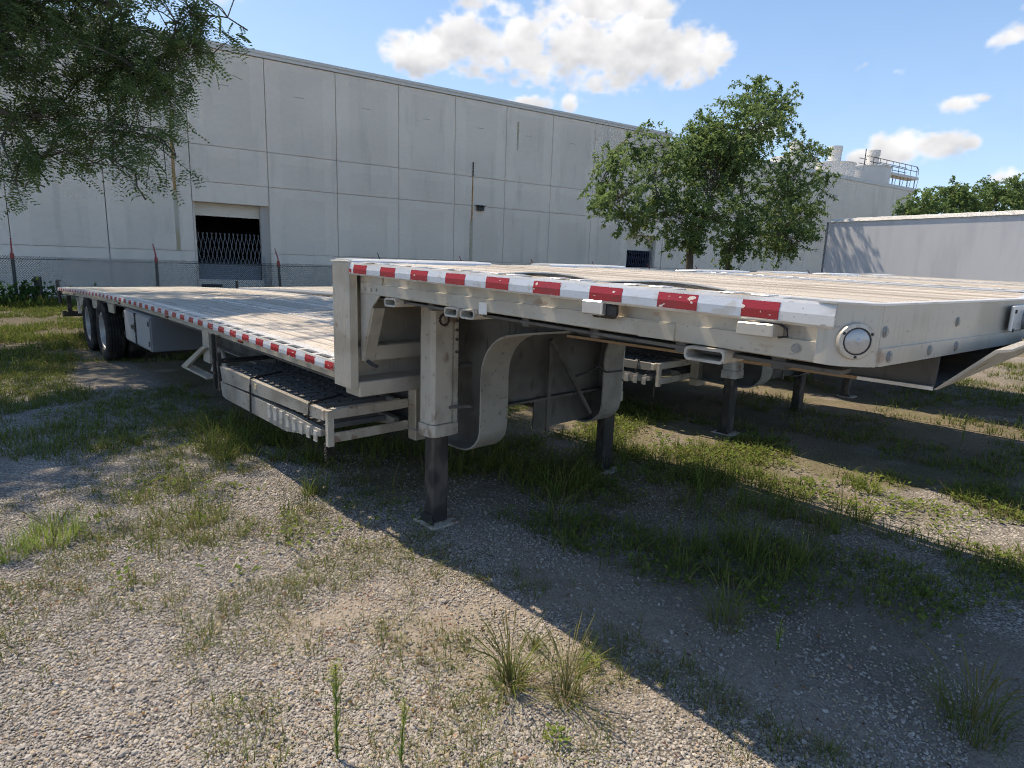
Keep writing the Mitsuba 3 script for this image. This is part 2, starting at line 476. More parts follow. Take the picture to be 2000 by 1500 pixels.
def mirror(mb):
    q = MB()
    for v, f in zip(mb.v, mb.f):
        w = v.copy()
        w[:, 1] = W - w[:, 1]
        q.v.append(w)
        q.f.append(f)
    return q


RAIL = [(0.010, 0.012), (0.021, 0.012), (0.021, -0.060), (0.006, -0.060), (0.0, -0.052), (0.0, -0.024), (0.007, 0.004)]


def side_set(warp, x0, x1, n, tag, depth, lower, spacers):
    rail = MB().ext(RAIL, 'x', x0, x1, n).warp(warp)
    key = P(f'{tag}_rub_rail', rail, 'm_rail')
    P(f'{tag}_rub_rail', mirror(rail), 'm_rail')
    web = [(0.088, 0.008), (0.098, 0.008), (0.098, -depth - 0.008), (0.066, -depth), (0.066, -lower), (0.088, -lower)]
    m = MB().ext(web, 'x', x0 + 0.02, x1 - 0.02, n).warp(warp)
    P(f'{tag}_side_channel', m)
    P(f'{tag}_side_channel', mirror(m))
    m = MB().box(x0, x1, 0.10, 0.18, -depth - 0.032, -depth - 0.020, n).warp(warp)
    P(f'{tag}_bottom_flange', m, 'm_dirty')
    for x, w in spacers:
        P(f'{tag}_stake_pocket', MB().box(x, x + w, 0.0215, 0.0875, -0.058, 0.014).warp(warp), 'm_rail')
    return key


def tape(warp, marks, x0, x1, tag, n):
    prof = [(-0.0012, -0.050), (-0.0012, -0.0235), (0.0055, 0.001)]
    def band(a, b, off, k):
        q = [(y - off, z) for y, z in prof]
        poly = q + [(y + 0.001, z) for y, z in q[::-1]]
        return MB().ext(poly, 'x', a, b, k).warp(warp)
    P('white_tape', band(x0, x1, 0.0, n), 'm_white_tape', under=tag)
    for a in marks:
        P('red_reflector', band(max(a, x0), min(a + 0.1524, x1), 0.0011, 1), 'm_red', under=tag)


PER = 0.3048
side_set(up, -0.056, 2.71, 12, 'upper', 0.166, 0.108, [(0.02 + 0.187 * k + 0.012 * (k % 3), 0.085) for k in range(14)])
tape(up, [PER * k for k in range(9)], -0.05, 2.555, 'upper_rub_rail', 8)
side_set(lo, -13.15, -0.285, 60, 'lower', 0.122, 0.085, [(-0.40 - 0.24 * k, 0.05) for k in range(52)])
XL = -0.40 - 0.0066
tape(lo, [XL - PER * k for k in range(42)], -13.1, -0.285, 'lower_rub_rail', 60)

for k in range(7):
    for d in (0.0, 0.11):
        x = 0.10 + 0.374 * k + d
        P('rail_tab', MB().cbox(x, x + 0.055, 0.020, 0.0905, 0.0145, 0.0180, 0.0015).warp(up), 'm_rail')
# decks: planks, edge strips, cross members
NB = 18
yb = np.linspace(0.165, W - 0.165, NB + 1)
cm = MB()
for x in np.arange(0.1, 2.6, 0.3):
    cm.box(x, x + 0.06, 0.10, W - 0.10, -0.12, -0.062)
cm.box(-0.2, 2.7, 0.16, W - 0.16, -0.060, -0.055)
P('upper_deck', cm.warp(up), 'm_steel')
for i in range(NB):
    a, b = yb[i] + 0.0065, yb[i + 1] - 0.0065
    e = 0.004 * rng.standard_normal()
    P('plank', MB().ext([(a, -0.024), (b, -0.024), (b, 0.004 + e), (b - 0.004, 0.010 + e), (a + 0.004, 0.010 + e), (a, 0.004 + e)], 'x', -0.262, 2.80 + 0.097 * (min((a + b) / 2, W - (a + b) / 2) - 0.10) - 0.036, 4).warp(up), 'm_wood', under='upper_deck')


def buckle(v):
    v = up(v)
    s = np.clip((v[:, 0] - 1.20) / 1.20, 0, 1)
    near = np.clip((0.17 - v[:, 1]) / 0.08, 0, 1)
    v[:, 2] += near * 0.020 * np.abs(np.sin(s * np.pi * 2)) * (s > 0) * (s < 1)
    v[:, 1] += near * 0.045 * np.abs(np.sin(s * np.pi * 2))
    return v


P('deck_edge_strip', MB().ext([(0.092, 0.009), (0.161, 0.009), (0.161, 0.014), (0.092, 0.014)], 'x', -0.26, 2.72, 40).warp(buckle), 'm_rail', 'thin aluminium deck edge strip buckled upwards near the nose')
P('gap_shade_strip', MB().ext([(0.100, -0.012), (0.166, -0.012), (0.166, -0.004), (0.100, -0.004)], 'x', -0.25, 2.66, 4).warp(up), 'm_dark')  # black strip laid in the deck edge gap, standing in for its shade
P('deck_edge_strip', mirror(MB().ext([(0.078, 0.0), (0.161, 0.0), (0.161, 0.014), (0.078, 0.014)], 'x', -0.26, 2.72, 4)).warp(up), 'm_rail')
cm = MB()
for x in np.arange(-13.0, -0.4, 0.4):
    cm.box(x, x + 0.05, 0.10, W - 0.10, -0.11, -0.062)
cm.box(-13.1, -0.29, 0.16, W - 0.16, -0.060, -0.055, 60)
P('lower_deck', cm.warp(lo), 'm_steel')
for i in range(NB):
    a, b = yb[i] + 0.006, yb[i + 1] - 0.006
    e = 0.0015 * rng.standard_normal()
    P('plank', MB().ext([(a, -0.024), (b, -0.024), (b, 0.004 + e), (b - 0.004, 0.010 + e), (a + 0.004, 0.010 + e), (a, 0.004 + e)], 'x', -13.12, -0.285, 48).warp(lo), 'm_wood', under='lower_deck')
for f in (lambda m: m, mirror):
    P('lower_edge_strip', f(MB().ext([(0.078, 0.0), (0.161, 0.0), (0.161, 0.014), (0.078, 0.014)], 'x', -13.12, -0.285, 60)).warp(lo), 'm_rail')
for yy in (0.95, 1.72):
    P('deck_track', MB().ext([(yy, 0.008), (yy + 0.035, 0.008), (yy + 0.035, 0.015), (yy, 0.015)], 'x', -13.1, -0.285, 60).warp(lo), 'm_rail')
# raised plates on the rear edge of the upper deck
for a, b in ((0.02, 1.12), (1.72, W - 0.02)):
    P('edge_plate', MB().ext([(-0.272, 0.004), (-0.045, 0.004), (-0.05, 0.020), (-0.07, 0.028), (-0.25, 0.030), (-0.272, 0.022)], 'y', a, b).warp(up), 'm_rail')

# nose: bowed front beam, corner pieces and lamps
def bow(y):
    return 2.80 + 0.097 * np.clip(np.minimum(y, W - y) - 0.10, 0, 2)


ys = np.array([0.10, W / 2, W - 0.10])
outer = [(bow(y), y) for y in ys]
inner = [(bow(y) - 0.05, y) for y in ys[::-1]]
P('nose_beam', MB().ext(outer + inner, 'z', -0.108, 0.010).warp(up), 'm_alu', 'bowed aluminium front beam with bolts')
P('nose_skirt', MB().ext([(x + 0.007, y) for x, y in outer] + [(x - 0.03, y) for x, y in inner], 'z', -0.158, -0.108).warp(up))
P('nose_lip', MB().ext([(x + 0.004, y) for x, y in outer] + [(x + 0.022, y) for x, y in inner], 'z', 0.0105, 0.0165).warp(up), 'm_rail')
cpoly = [(2.665, 0.012), (2.705, 0.008), (2.735, 0.020), (2.775, 0.060), (2.799, 0.099), (2.76, 0.125), (2.68, 0.06)]
for f in (lambda m: m, mirror):
    P('nose_corner', f(MB().ext(cpoly, 'z', -0.160, 0.012)).warp(up), 'm_alu', smooth=35)
    P('corner_lip', f(MB().ext([(2.66, 0.006), (2.707, 0.002), (2.739, 0.014), (2.780, 0.056), (2.805, 0.099), (2.72, 0.17), (2.66, 0.17)], 'z', 0.0105, 0.0165)).warp(up), 'm_rail')
n0 = np.array([0.72, -0.69, 0.0])
lc = np.array([2.757, 0.0385, 1.545]) + n0 * 0.001
lamp = P('corner_lamp', MB().lathe([(0.0515, -0.002), (0.0515, 0.006), (0.049, 0.010), (0.038, 0.011), (0.037, 0.004), (0.0, 0.004)], lc, n0, 40), 'm_alu', 'round marker lamp with grey bezel on the nose corner', smooth=40)
put('lens', MB().lathe([(0.0345, 0.0045), (0.0345, 0.010), (0.030, 0.014), (0.016, 0.0165), (0.010, 0.0160), (0.006, 0.0185), (0.0, 0.0185)], lc, n0, 40), 'm_lens', lamp, smooth=40)
put('gasket', MB().lathe([(0.0385, 0.0112), (0.0385, 0.0116), (0.0350, 0.0116), (0.0350, 0.004)], lc, n0, 40), 'm_black', lamp)
u0 = np.array([0.69, 0.72, 0])
for dx, dz in ((-0.038, 0.021), (0.038, 0.021), (0.0, -0.0435)):
    c = lc + u0 * dx + np.array([0, 0, dz])
    put('screw', MB().cyl(c + n0 * 0.010, c + n0 * 0.0125, 0.004, sides=8), 'm_steel', lamp)


def bolt(c, nrm, r=0.012, mat='m_bolt'):
    c, nrm = np.asarray(c, float), np.asarray(nrm, float)
    m = MB().cyl(c, c + nrm * 0.006, r, r, 6)
    m.cyl(c - nrm * 0.001, c + nrm * 0.003, r * 1.35, sides=14)
    P('bolt', m, mat)


for y, z in ((0.125, -0.062), (0.155, -0.133), (0.66, -0.052), (0.66, -0.132), (0.44, -0.132), (1.95, -0.052), (1.95, -0.132)):
    bolt((bow(y) + (0.007 if z < -0.108 else 0.0), y, 1.688 - 0.0201 * bow(y) + z), (1, 0.0, 0))
bolt((2.59, 0.066, 1.502), (0, -1, 0), 0.011)
mx = bow(1.3)
cp = P('connector_plate', MB().cbox(mx, mx + 0.012, 1.13, 1.60, 1.527, 1.622, 0.003), 'm_rail')
put('socket', MB().lathe([(0.0, 0.07), (0.028, 0.07), (0.038, 0.06), (0.038, 0.0)], (mx + 0.012, 1.34, 1.575), (1, 0, 0), 20), 'm_grey', cp, smooth=40)
put('socket', MB().lathe([(0.0, 0.07), (0.028, 0.07), (0.038, 0.06), (0.038, 0.0)], (mx + 0.012, 1.50, 1.575), (1, 0, 0), 20), 'm_grey', cp, smooth=40)
for yy, zz in ((1.15, 1.61), (1.15, 1.54), (1.58, 1.61), (1.58, 1.54)):
    put('screw', MB().cyl((mx + 0.012, yy, zz), (mx + 0.017, yy, zz), 0.007, sides=8), 'm_steel', cp)

# coupler box under the nose
m = MB()
for a in (0.60, W - 0.612):
    m.ext([(1.25, 1.368), (2.835, 1.368), (2.835, 1.49), (1.25, 1.50)], 'y', a, a + 0.012)
m.box(1.2, 2.835, 0.585, W - 0.585, 1.356, 1.368)
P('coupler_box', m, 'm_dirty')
m = MB().ext([(2.836, 1.356), (2.846, 1.356), (2.985, 1.497), (3.02, 1.505), (3.02, 1.513), (2.978, 1.505)], 'y', 0.585, W - 0.585)
P('coupler_ramp', m, 'm_alu')
P('coupler_edge', MB().box(1.2, 2.60, 0.575, 0.584, 1.354, 1.366), 'm_orangeline')
P('coupler_edge', MB().box(2.603, 2.835, 0.575, 0.584, 1.354, 1.366), 'm_rail')

# main beams: flange swept through the drop, web behind it
path = np.array([(-12.6, 0.62), (-9.0, 0.62), (-3, 0.56), (0.0, 0.502), (0.145, 0.502), (0.25, 0.504), (0.307, 0.513), (0.355, 0.535), (0.395, 0.570), (0.425, 0.610), (0.437, 0.66), (0.440, 0.81), (0.437, 1.0), (0.445, 1.08), (0.467, 1.143), (0.50, 1.195), (0.545, 1.24), (0.60, 1.277), (0.66, 1.300), (0.78, 1.322), (0.889, 1.34), (1.174, 1.380)])
yc = 0.745
for y0 in (yc, W - yc):
    pts = np.array([(x, y0 - 0.115, z) for x, z in path])
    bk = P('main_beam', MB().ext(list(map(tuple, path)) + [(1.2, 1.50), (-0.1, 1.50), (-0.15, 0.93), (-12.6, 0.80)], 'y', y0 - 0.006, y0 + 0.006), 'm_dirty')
    put('flange', MB().strip(pts, (0, 0.23, 0), -0.011).warp(roll), 'm_beam', bk, smooth=40)
# plates and braces between the beams
m = MB().box(0.30, 0.312, yc + 0.006, W - yc - 0.006, 0.78, 1.44)
m.box(0.30, 0.36, yc + 0.006, W - yc - 0.006, 0.765, 0.78)
P('cross_plate', m, 'm_dirty')
P('cross_plate', MB().box(0.24, 0.252, 1.30, W - yc - 0.006, 0.52, 0.775), 'm_dirty')
P('brace', MB().tube([(0.37, 1.33, 1.20), (0.37, 1.80, 0.60)], 0.017, 8), 'm_dirty')
P('brace', MB().box(0.34, 0.36, 1.33, 1.36, 0.53, 1.20), 'm_dirty')
P('air_hose', MB().tube([(0.42, 1.55, 0.92), (0.45, 1.66, 0.95), (0.46, 1.76, 0.98), (0.452, 1.86, 0.925), (0.452, 1.95, 0.92), (0.452, 2.06, 0.918)], 0.008, 6), 'm_black', smooth=True)

# landing gear
for y0 in (0.475, W - 0.475):
    s = 1 if y0 < W / 2 else -1
    a, b = y0 - 0.085, y0 + 0.085
    lg = P('landing_leg', MB().ext([(0.13, a), (0.235, a), (0.262, a + 0.022), (0.262, b - 0.02), (0.25, b), (0.13, b)], 'z', 0.70, 1.50), 'm_leg', 'weathered square landing leg housing', smooth=25)
    put('side_flange', MB().box(0.247, 0.254, b, b + 0.035, 0.70, 1.49), 'm_leg', lg)
    put('collar', MB().ext([(0.122, a - 0.008), (0.24, a - 0.008), (0.271, a + 0.018), (0.271, b - 0.016), (0.262, b + 0.036), (0.122, b + 0.006)], 'z', 0.62, 0.70), 'm_leg', lg)
    put('inner_leg', MB().cbox(0.145, 0.243, a + 0.02, b - 0.02, 0.02, 0.62, 0.012), 'm_steel', lg)
    put('foot', MB().cbox(0.075, 0.315, y0 - 0.105, y0 + 0.115, 0.006, 0.026, 0.006), 'm_leg', lg)
    put('foot_pivot', MB().ext([(0.12, 0.022), (0.27, 0.022), (0.235, 0.09), (0.155, 0.09)], 'y', a + 0.005, a + 0.018), 'm_steel', lg)
    for z in (1.36, 1.30, 1.24, 1.16, 0.80, 0.66):
        put('bolt', MB().cyl((0.254, b + 0.018, z), (0.264, b + 0.018, z), 0.010, sides=8), 'm_steel', lg)
    c = MB()
    for k in range(14):
        t = k / 13 * 2 * math.pi
        c.cyl((0.263, y0 + 0.034 * math.cos(t), 1.37 + 0.034 * math.sin(t)), (0.2645, y0 + 0.034 * math.cos(t), 1.37 + 0.034 * math.sin(t)), 0.010, sides=7)
    put('rust_mark', c, 'm_steel', lg)
P('leg_shaft', MB().cyl((0.20, 0.56, 1.05), (0.20, W - 0.56, 1.05), 0.02, sides=10), 'm_dirty')
m = MB().tube([(0.262, 0.52, 0.80), (0.30, 0.62, 0.80), (0.36, 0.63, 0.81)], 0.010, 6)
P('leg_brace', m, 'm_dirty')

# drop wall, corner posts, gussets
P('drop_wall', MB().box(-0.26, -0.245, 0.06, W - 0.06, 0.90, 1.66), 'm_alu')
P('drop_wall_rail', MB().cbox(-0.244, -0.09, 0.07, W - 0.07, 1.085, 1.185, 0.006), 'm_alu')
P('drop_wall_beam', MB().cbox(-0.244, -0.06, 0.062, W - 0.06, 0.865, 0.965, 0.006), 'm_alu')
ribs = [(-0.275, 0.012), (-0.262, 0.0)]
for k in range(6):
    x = -0.245 + 0.033 * k
    ribs += [(x, 0.0), (x + 0.003, 0.004), (x + 0.009, 0.004), (x + 0.012, 0.0)]
ribs += [(-0.065, 0.0), (-0.058, 0.006), (-0.058, 0.058), (-0.275, 0.058)]
for f, y in ((lambda m: m, 0), (mirror, 1)):
    P('corner_post', f(MB().ext([(x, y_ - 0.004) for x, y_ in ribs], 'z', 0.93, 1.700)), 'm_alu', smooth=20)
    P('post_inner', f(MB().box(-0.30, -0.276, 0.02, 0.10, 0.93, 1.70)), 'm_rail')
    P('gusset', f(MB().ext([(-0.057, 1.10), (0.075, 1.44), (0.19, 1.53), (0.19, 1.62), (-0.057, 1.62)], 'y', 0.076, 0.084)), 'm_alu')
    P('gusset_edge', f(MB().ext([(-0.057, 1.10), (-0.045, 1.095), (0.088, 1.435), (0.075, 1.44)], 'y', 0.084, 0.16)), 'm_alu')
    for c in ((0.02, 0.074, 1.545), (0.09, 0.074, 1.545), (0.15, 0.074, 1.545)):
        q = MB().cyl(c, (c[0], 0.066, c[2]), 0.011, sides=8)
        P('bolt', f(q), 'm_steel')
P('post_cap', MB().cbox(-0.285, -0.055, -0.006, 0.06, 1.700, 1.712, 0.004), 'm_rail')
P('tail_lamp', MB().cbox(-0.325, -0.302, 0.02, 0.075, 1.56, 1.685, 0.008), 'm_redlens')
P('hook', MB().tube([(-0.05, 0.11, 1.10), (-0.02, 0.13, 1.075), (0.0, 0.16, 1.06)], 0.011, 6), 'm_black')

# things hanging under the upper deck edge
def sleeve(x, z, w=0.15, h=0.048, y0=0.045, y1=0.19):
    def rr(w, h, r, n=5):
        o = []
        for cx, cz, a in ((w / 2 - r, h / 2 - r, 0), (-w / 2 + r, h / 2 - r, 90), (-w / 2 + r, -h / 2 + r, 180), (w / 2 - r, -h / 2 + r, 270)):
            o += [(x + cx + r * math.cos(math.radians(a + 90 * i / n)), z + cz + r * math.sin(math.radians(a + 90 * i / n))) for i in range(n + 1)]
        return o
    o, i = rr(w, h, 0.018), rr(w - 0.018, h - 0.018, 0.011)
    n = len(o)
    v = [(a, y, b) for y in (y0, y1) for a, b in o] + [(a, y, b) for y in (y0, y1) for a, b in i]
    q = []
    for k in range(n):
        l = (k + 1) % n
        q += [[k, l, n + l, n + k], [2 * n + k, 2 * n + l, 3 * n + l, 3 * n + k], [k, l, 2 * n + l, 2 * n + k], [n + k, n + l, 3 * n + l, 3 * n + k]]
    P('strap_sleeve', MB().add(v, q), 'm_leg', smooth=40)


sleeve(0.33, 1.487, 0.12)
sleeve(1.03, 1.478, 0.11)
sleeve(0.90, 1.478, 0.11)
sleeve(2.30, 1.446)
lh = P('side_lamp_housing', MB().cbox(1.80, 1.90, -0.012, 0.02, 1.545, 1.600, 0.006), 'm_chrome', 'bright box lamp housing hanging below the striped rail')
put('black_base', MB().cbox(1.815, 1.935, 0.018, 0.06, 1.533, 1.594, 0.014), 'm_black', lh)
bx = P('junction_box', MB().cbox(2.43, 2.545, -0.006, 0.07, 1.532, 1.573, 0.004), 'm_alu')
put('cable', MB().tube([(2.545, 0.03, 1.575), (2.572, 0.03, 1.560), (2.575, 0.03, 1.538), (2.548, 0.03, 1.533)], 0.004, 6), 'm_black', bx, smooth=True)
P('red_reflector', MB().ext([(-0.0014, -0.048), (-0.0004, -0.048), (-0.0004, -0.024), (-0.0014, -0.024)], 'x', -0.054, -0.025).warp(up), 'm_red', under='upper_rub_rail')
P('label_plate', MB().box(1.10, 1.155, 0.060, 0.0655, 1.485, 1.540), 'm_whitepaint')
P('splice_plate', MB().box(2.02, 2.17, 0.061, 0.0655, 1.478, 1.533), 'm_alu')

# running gear
def wheel(x, y0, y1, outside):
    r, zc, yc_ = 0.495, gz(x, 0) + 0.49, (y0 + y1) / 2
    h = (y1 - y0) / 2
    prof = [(0.31, -h * 0.80), (0.36, -h * 0.98), (0.42, -h), (0.465, -h * 0.93), (0.487, -h * 0.82), (0.495, -h * 0.6)]
    for g in (-0.45, -0.15, 0.15, 0.45):
        prof += [(0.495, h * (g - 0.08)), (0.483, h * (g - 0.05)), (0.483, h * (g + 0.05)), (0.495, h * (g + 0.08))]
    prof += [(0.495, h * 0.6), (0.487, h * 0.82), (0.465, h * 0.93), (0.42, h), (0.36, h * 0.98), (0.31, h * 0.80)]
    k = P('wheel', MB().lathe(prof, (x, yc_, zc), (0, 1, 0), 48), 'm_tire', smooth=30)
    s = -1 if y0 < W / 2 else 1
    put('rim', MB().lathe([(0.315, s * h * 0.86), (0.32, s * h * 0.80), (0.285, s * h * 0.74), (0.27, s * h * 0.2), (0.20, -s * h * 0.3 if not outside else s * h * 0.0), (0.14, s * h * 0.15), (0.11, s * h * 0.5), (0.0, s * h * 0.55)], (x, yc_, zc), (0, 1, 0), 40), 'm_rim', k, smooth=30)


for x in (-8.75, -10.12):
    for a, o in ((0.05, True), (0.36, False), (W - 0.62, False), (W - 0.31, True)):
        wheel(x, a, a + 0.27, o)
    P('axle', MB().cyl((x, 0.4, gz(x, 0) + 0.49), (x, W - 0.4, gz(x, 0) + 0.49), 0.065, sides=14), 'm_steel')
    P('spring_hanger', MB().cbox(x + 0.25, x + 0.40, 0.55, 0.75, 0.45, 0.85, 0.01), 'm_steel')
for x in (-8.05, -9.45, -10.85):
    P('fender_plate', MB().ext([(x - 0.26, -0.13), (x + 0.26, -0.13), (x + 0.20, -0.29), (x - 0.20, -0.29)], 'y', 0.10, 0.125).warp(lo), 'm_alu')
for y in (0.30, 0.52, W - 0.54, W - 0.32):
    P('mud_flap_bar', MB().box(-12.95, -12.90, y, y + 0.06, -0.55, -0.12).warp(lo), 'm_whitepaint')
P('rear_bumper', MB().cbox(-13.25, -13.12, 0.05, W - 0.05, -0.62, -0.50, 0.01).warp(lo), 'm_steel')
for y in (0.15, 0.9, W - 0.95, W - 0.2):
    P('bumper_post', MB().box(-13.24, -13.17, y, y + 0.08, -0.50, 0.02).warp(lo), 'm_steel')
P('rear_header', MB().cbox(-13.20, -13.13, 0.0, W, -0.125, 0.012, 0.005).warp(lo), 'm_black')
P('corner_stake', MB().tube([(-13.3, 0.05, 0.55), (-13.32, 0.03, 0.85), (-13.32, 0.03, 1.06)], 0.035, 8), 'm_black')
# toolbox
tb = P('toolbox', MB().cbox(-6.62, -5.18, 0.02, 0.95, 0.50, 0.94, 0.01), 'm_grey', 'long grey toolbox with two doors ahead of the wheels')
for a, b in ((-6.60, -5.95), (-5.91, -5.20)):
    put('door', MB().cbox(a, b, 0.008, 0.019, 0.53, 0.92, 0.004), 'm_greydoor', tb)
put('latch', MB().cbox(-6.18, -6.06, 0.001, 0.007, 0.70, 0.76, 0.002), 'm_black', tb)
put('latch', MB().cbox(-5.95, -5.90, -0.012, 0.006, 0.68, 0.80, 0.004), 'm_black', tb)
put('latch', MB().cyl((-5.93, 0.005, 0.52), (-5.93, 0.005, 0.93), 0.012, sides=8), 'm_steel', tb)
for z in (0.60, 0.85):
    put('hinge', MB().cyl((-5.215, 0.004, z - 0.03), (-5.215, 0.004, z + 0.03), 0.012, sides=8), 'm_steel', tb)
    put('hinge', MB().cyl((-6.595, 0.004, z - 0.03), (-6.595, 0.004, z + 0.03), 0.012, sides=8), 'm_steel', tb)
# winch bracket hanging behind the ramps
m = MB().box(-3.25, -3.05, 0.06, 0.10, 0.66, 0.98)
m.ext([(-3.16, 0.82), (-3.05, 0.82), (-3.75, 0.52), (-3.92, 0.52)], 'y', 0.02, 0.05)
m.box(-3.92, -3.05, 0.02, 0.12, 0.505, 0.525)
m.ext([(-3.15, 0.80), (-3.00, 0.80), (-2.86, 0.60), (-3.40, 0.52)], 'y', 0.16, 0.18)
P('tie_bracket', m, 'm_alu')
# ramp rack
m = MB()
for x in (-2.84, -2.70):
    for y in (0.02, 0.62):
        m.box(x, x + 0.03, y, y + 0.03, 0.45, 0.98)
    for z in (0.46, 0.60, 0.72):
        m.box(x + 0.031, x + 0.05, 0.02, 0.66, z, z + 0.02)
P('rear_ramp_rack', m, 'm_steel')
m = MB().cbox(-0.40, -0.30, 0.64, 0.82, 0.42, 0.87, 0.004)
P('ramp_rack_plate', m, 'm_alu')
m = MB().box(-0.42, -0.40, 0.0, 0.64, 0.655, 0.72)
m.box(-0.42, -0.40, 0.0, 0.64, 0.49, 0.555)
m.box(-0.421, -0.385, 0.0, 0.045, 0.47, 0.72)
P('ramp_rack_frame', m, 'm_leg')
m = MB()
for k in range(6):
    z = 0.475 - 0.020 * k
    an = np.linspace(0, 2 * np.pi, 10)
    m.tube(np.stack([-0.43 + 0.008 * np.cos(an) * (k % 2), 0.0 + 0.008 * np.cos(an) * (1 - k % 2), z + 0.013 * np.sin(an)], 1), 0.003, 5, False)
P('chain', m, 'm_steel')

# air lines, wiring and hangers under the upper deck, and the lamp brackets of the lower side
for yy, zz, r_ in ((0.66, 1.47, 0.009), (0.70, 1.465, 0.007), (0.84, 1.44, 0.012)):
    P('air_line', MB().tube([(0.50 + 0.25 * i, yy + 0.008 * math.sin(3.1 * i), zz - 0.022 * math.sin(math.pi * (i % 2))- 0.012 * (i % 3)) for i in range(9)], r_, 6), 'm_black', smooth=True)
for x in (0.05, 0.62, 0.95, 1.35, 1.75, 2.15, 2.5):
    P('cross_member', MB().cbox(x, x + 0.045, 0.105, W - 0.105, 1.475 - 0.02 * x, 1.56 - 0.02 * x, 0.004), 'm_dirty')
for x in (-2.2, -4.6, -7.2, -11.4):
    P('side_marker', MB().cbox(x, x + 0.10, 0.050, 0.064, -0.108, -0.085, 0.004).warp(lo), 'm_redlens')
KEYS1 = [k for k in scene if k.startswith(TR + '__')]
T2Y, T3Y = 3.75, 7.02
for lab, mv in (('aluminium step deck trailer parked second from the camera, behind the striped one', (0.05, T2Y, 0.008 * T2Y - 0.02)), ('aluminium step deck trailer parked third from the camera, next to the white box trailer', (0.1, T3Y, 0.008 * T3Y - 0.028))):
    k = thing('step_deck_trailer', lab, 'trailer', 'step deck trailers parked side by side')
    dup(TR, k, mv)
    scene[k + '__deck_edge_strip'] = ply(MB().ext([(0.092, 0.002), (0.161, 0.002), (0.161, 0.014), (0.092, 0.014)], 'x', -0.26, 2.72, 4).warp(up).warp(roll).mesh(), 'm_rail', to_world=T().translate(list(map(float, mv))))

# ------------------------------------------------------------------ loading ramps stowed under the lower decks
def ramp(label, y0, upper, cp=None):
    k = thing('loading_ramp', label, 'ramp', 'ramps stowed under the lower decks')
    x0, x1 = -2.56, -0.50
    if cp:
        dup(cp[0], k, cp[1])
        return k
    if upper:
        prof = [(x0 + 0.05, 0.575), (x1, 0.635), (x1, 0.713), (x0, 0.708)]
    else:
        prof = [(x0, 0.545), (x0 + 0.03, 0.440), (x0 + 0.12, 0.425), (-1.08, 0.425), (x1, 0.520), (x1, 0.565), (-0.95, 0.580), (x0, 0.565)]
    for y in (y0, y0 + 0.58):
        put('side_beam', MB().ext(prof, 'y', y, y + 0.045), 'm_beam', k)
    top = 0.708 if upper else 0.560
    n = 17
    for i in range(n):
        x = x0 + 0.06 + (x1 - x0 - 0.10) * i / n
        put('rung', MB().cbox(x, x + 0.045, y0 + 0.046, y0 + 0.579, top - 0.035, top + 0.004, 0.004), 'm_rung', k)
        for j in range(5):
            if upper:
                c = (x + 0.022, y0 + 0.10 + 0.105 * j, top + 0.004)
                put('cleat', MB().cyl(c, (c[0], c[1], c[2] + 0.010), 0.014, 0.009, 6), 'm_steel', k)
    if not upper:
        for i in range(8):
            x = -1.42 + 0.118 * i
            put('side_rib', MB().box(x, x + 0.05, y0 - 0.009, y0 - 0.0005, 0.47, 0.575 - 0.004 * i), 'm_rail', k)
    else:
        for x in (-1.78, -0.66):
            pts = [(x - 0.02, y0 - 0.008, 0.43 if x < -1 else 0.60), (x, y0 - 0.008, 0.66), (x, y0 - 0.004, 0.722), (x - 0.1, y0 + 0.3, 0.735)]
            put('strap', MB().tube(pts, 0.008, 5), 'm_black', k)
        put('yellow_mark', MB().box(-1.70, -1.655, y0 - 0.004, y0 - 0.0005, 0.645, 0.69), 'm_stain', k)
        put('end_cap', MB().cbox(x1 + 0.001, x1 + 0.05, y0, y0 + 0.625, 0.640, 0.712, 0.004), 'm_leg', k)
    return k


r1 = ramp('upper aluminium ramp with black cleated rungs stacked under the nearest trailer', 0.0, True)
r2 = ramp('lower aluminium ramp with ribbed tapered end, bottom of the stack under the nearest trailer', 0.0, False)
ramp('upper ramp of the shadowed stack under the second trailer', 0, True, (r1, (0.05, T2Y, 0.008 * T2Y - 0.02)))
ramp('lower ramp of the shadowed stack under the second trailer', 0, False, (r2, (0.05, T2Y, 0.008 * T2Y - 0.02)))

# ------------------------------------------------------------------ warehouse
A = 1.3953
DIR = np.array([math.cos(A), math.sin(A), 0.0])
NRM = np.array([-math.sin(A), math.cos(A), 0.0])
D = 29.5
GF = -0.085


def wall_pts(v, dist):
    """(along, out towards the yard, height) -> world"""
    v = np.asarray(v, float)
    o = np.array([EYE[0], EYE[1], 0.0])
    return o + NRM * (dist - v[:, 1:2]) + DIR * v[:, 0:1] + np.array([0, 0, 1.0]) * v[:, 2:3]


def Wm(mb, dist=D):
    return mb.warp(lambda v: wall_pts(v, dist))


def wz(r, dist=D):
    return EYE[2] + r * dist


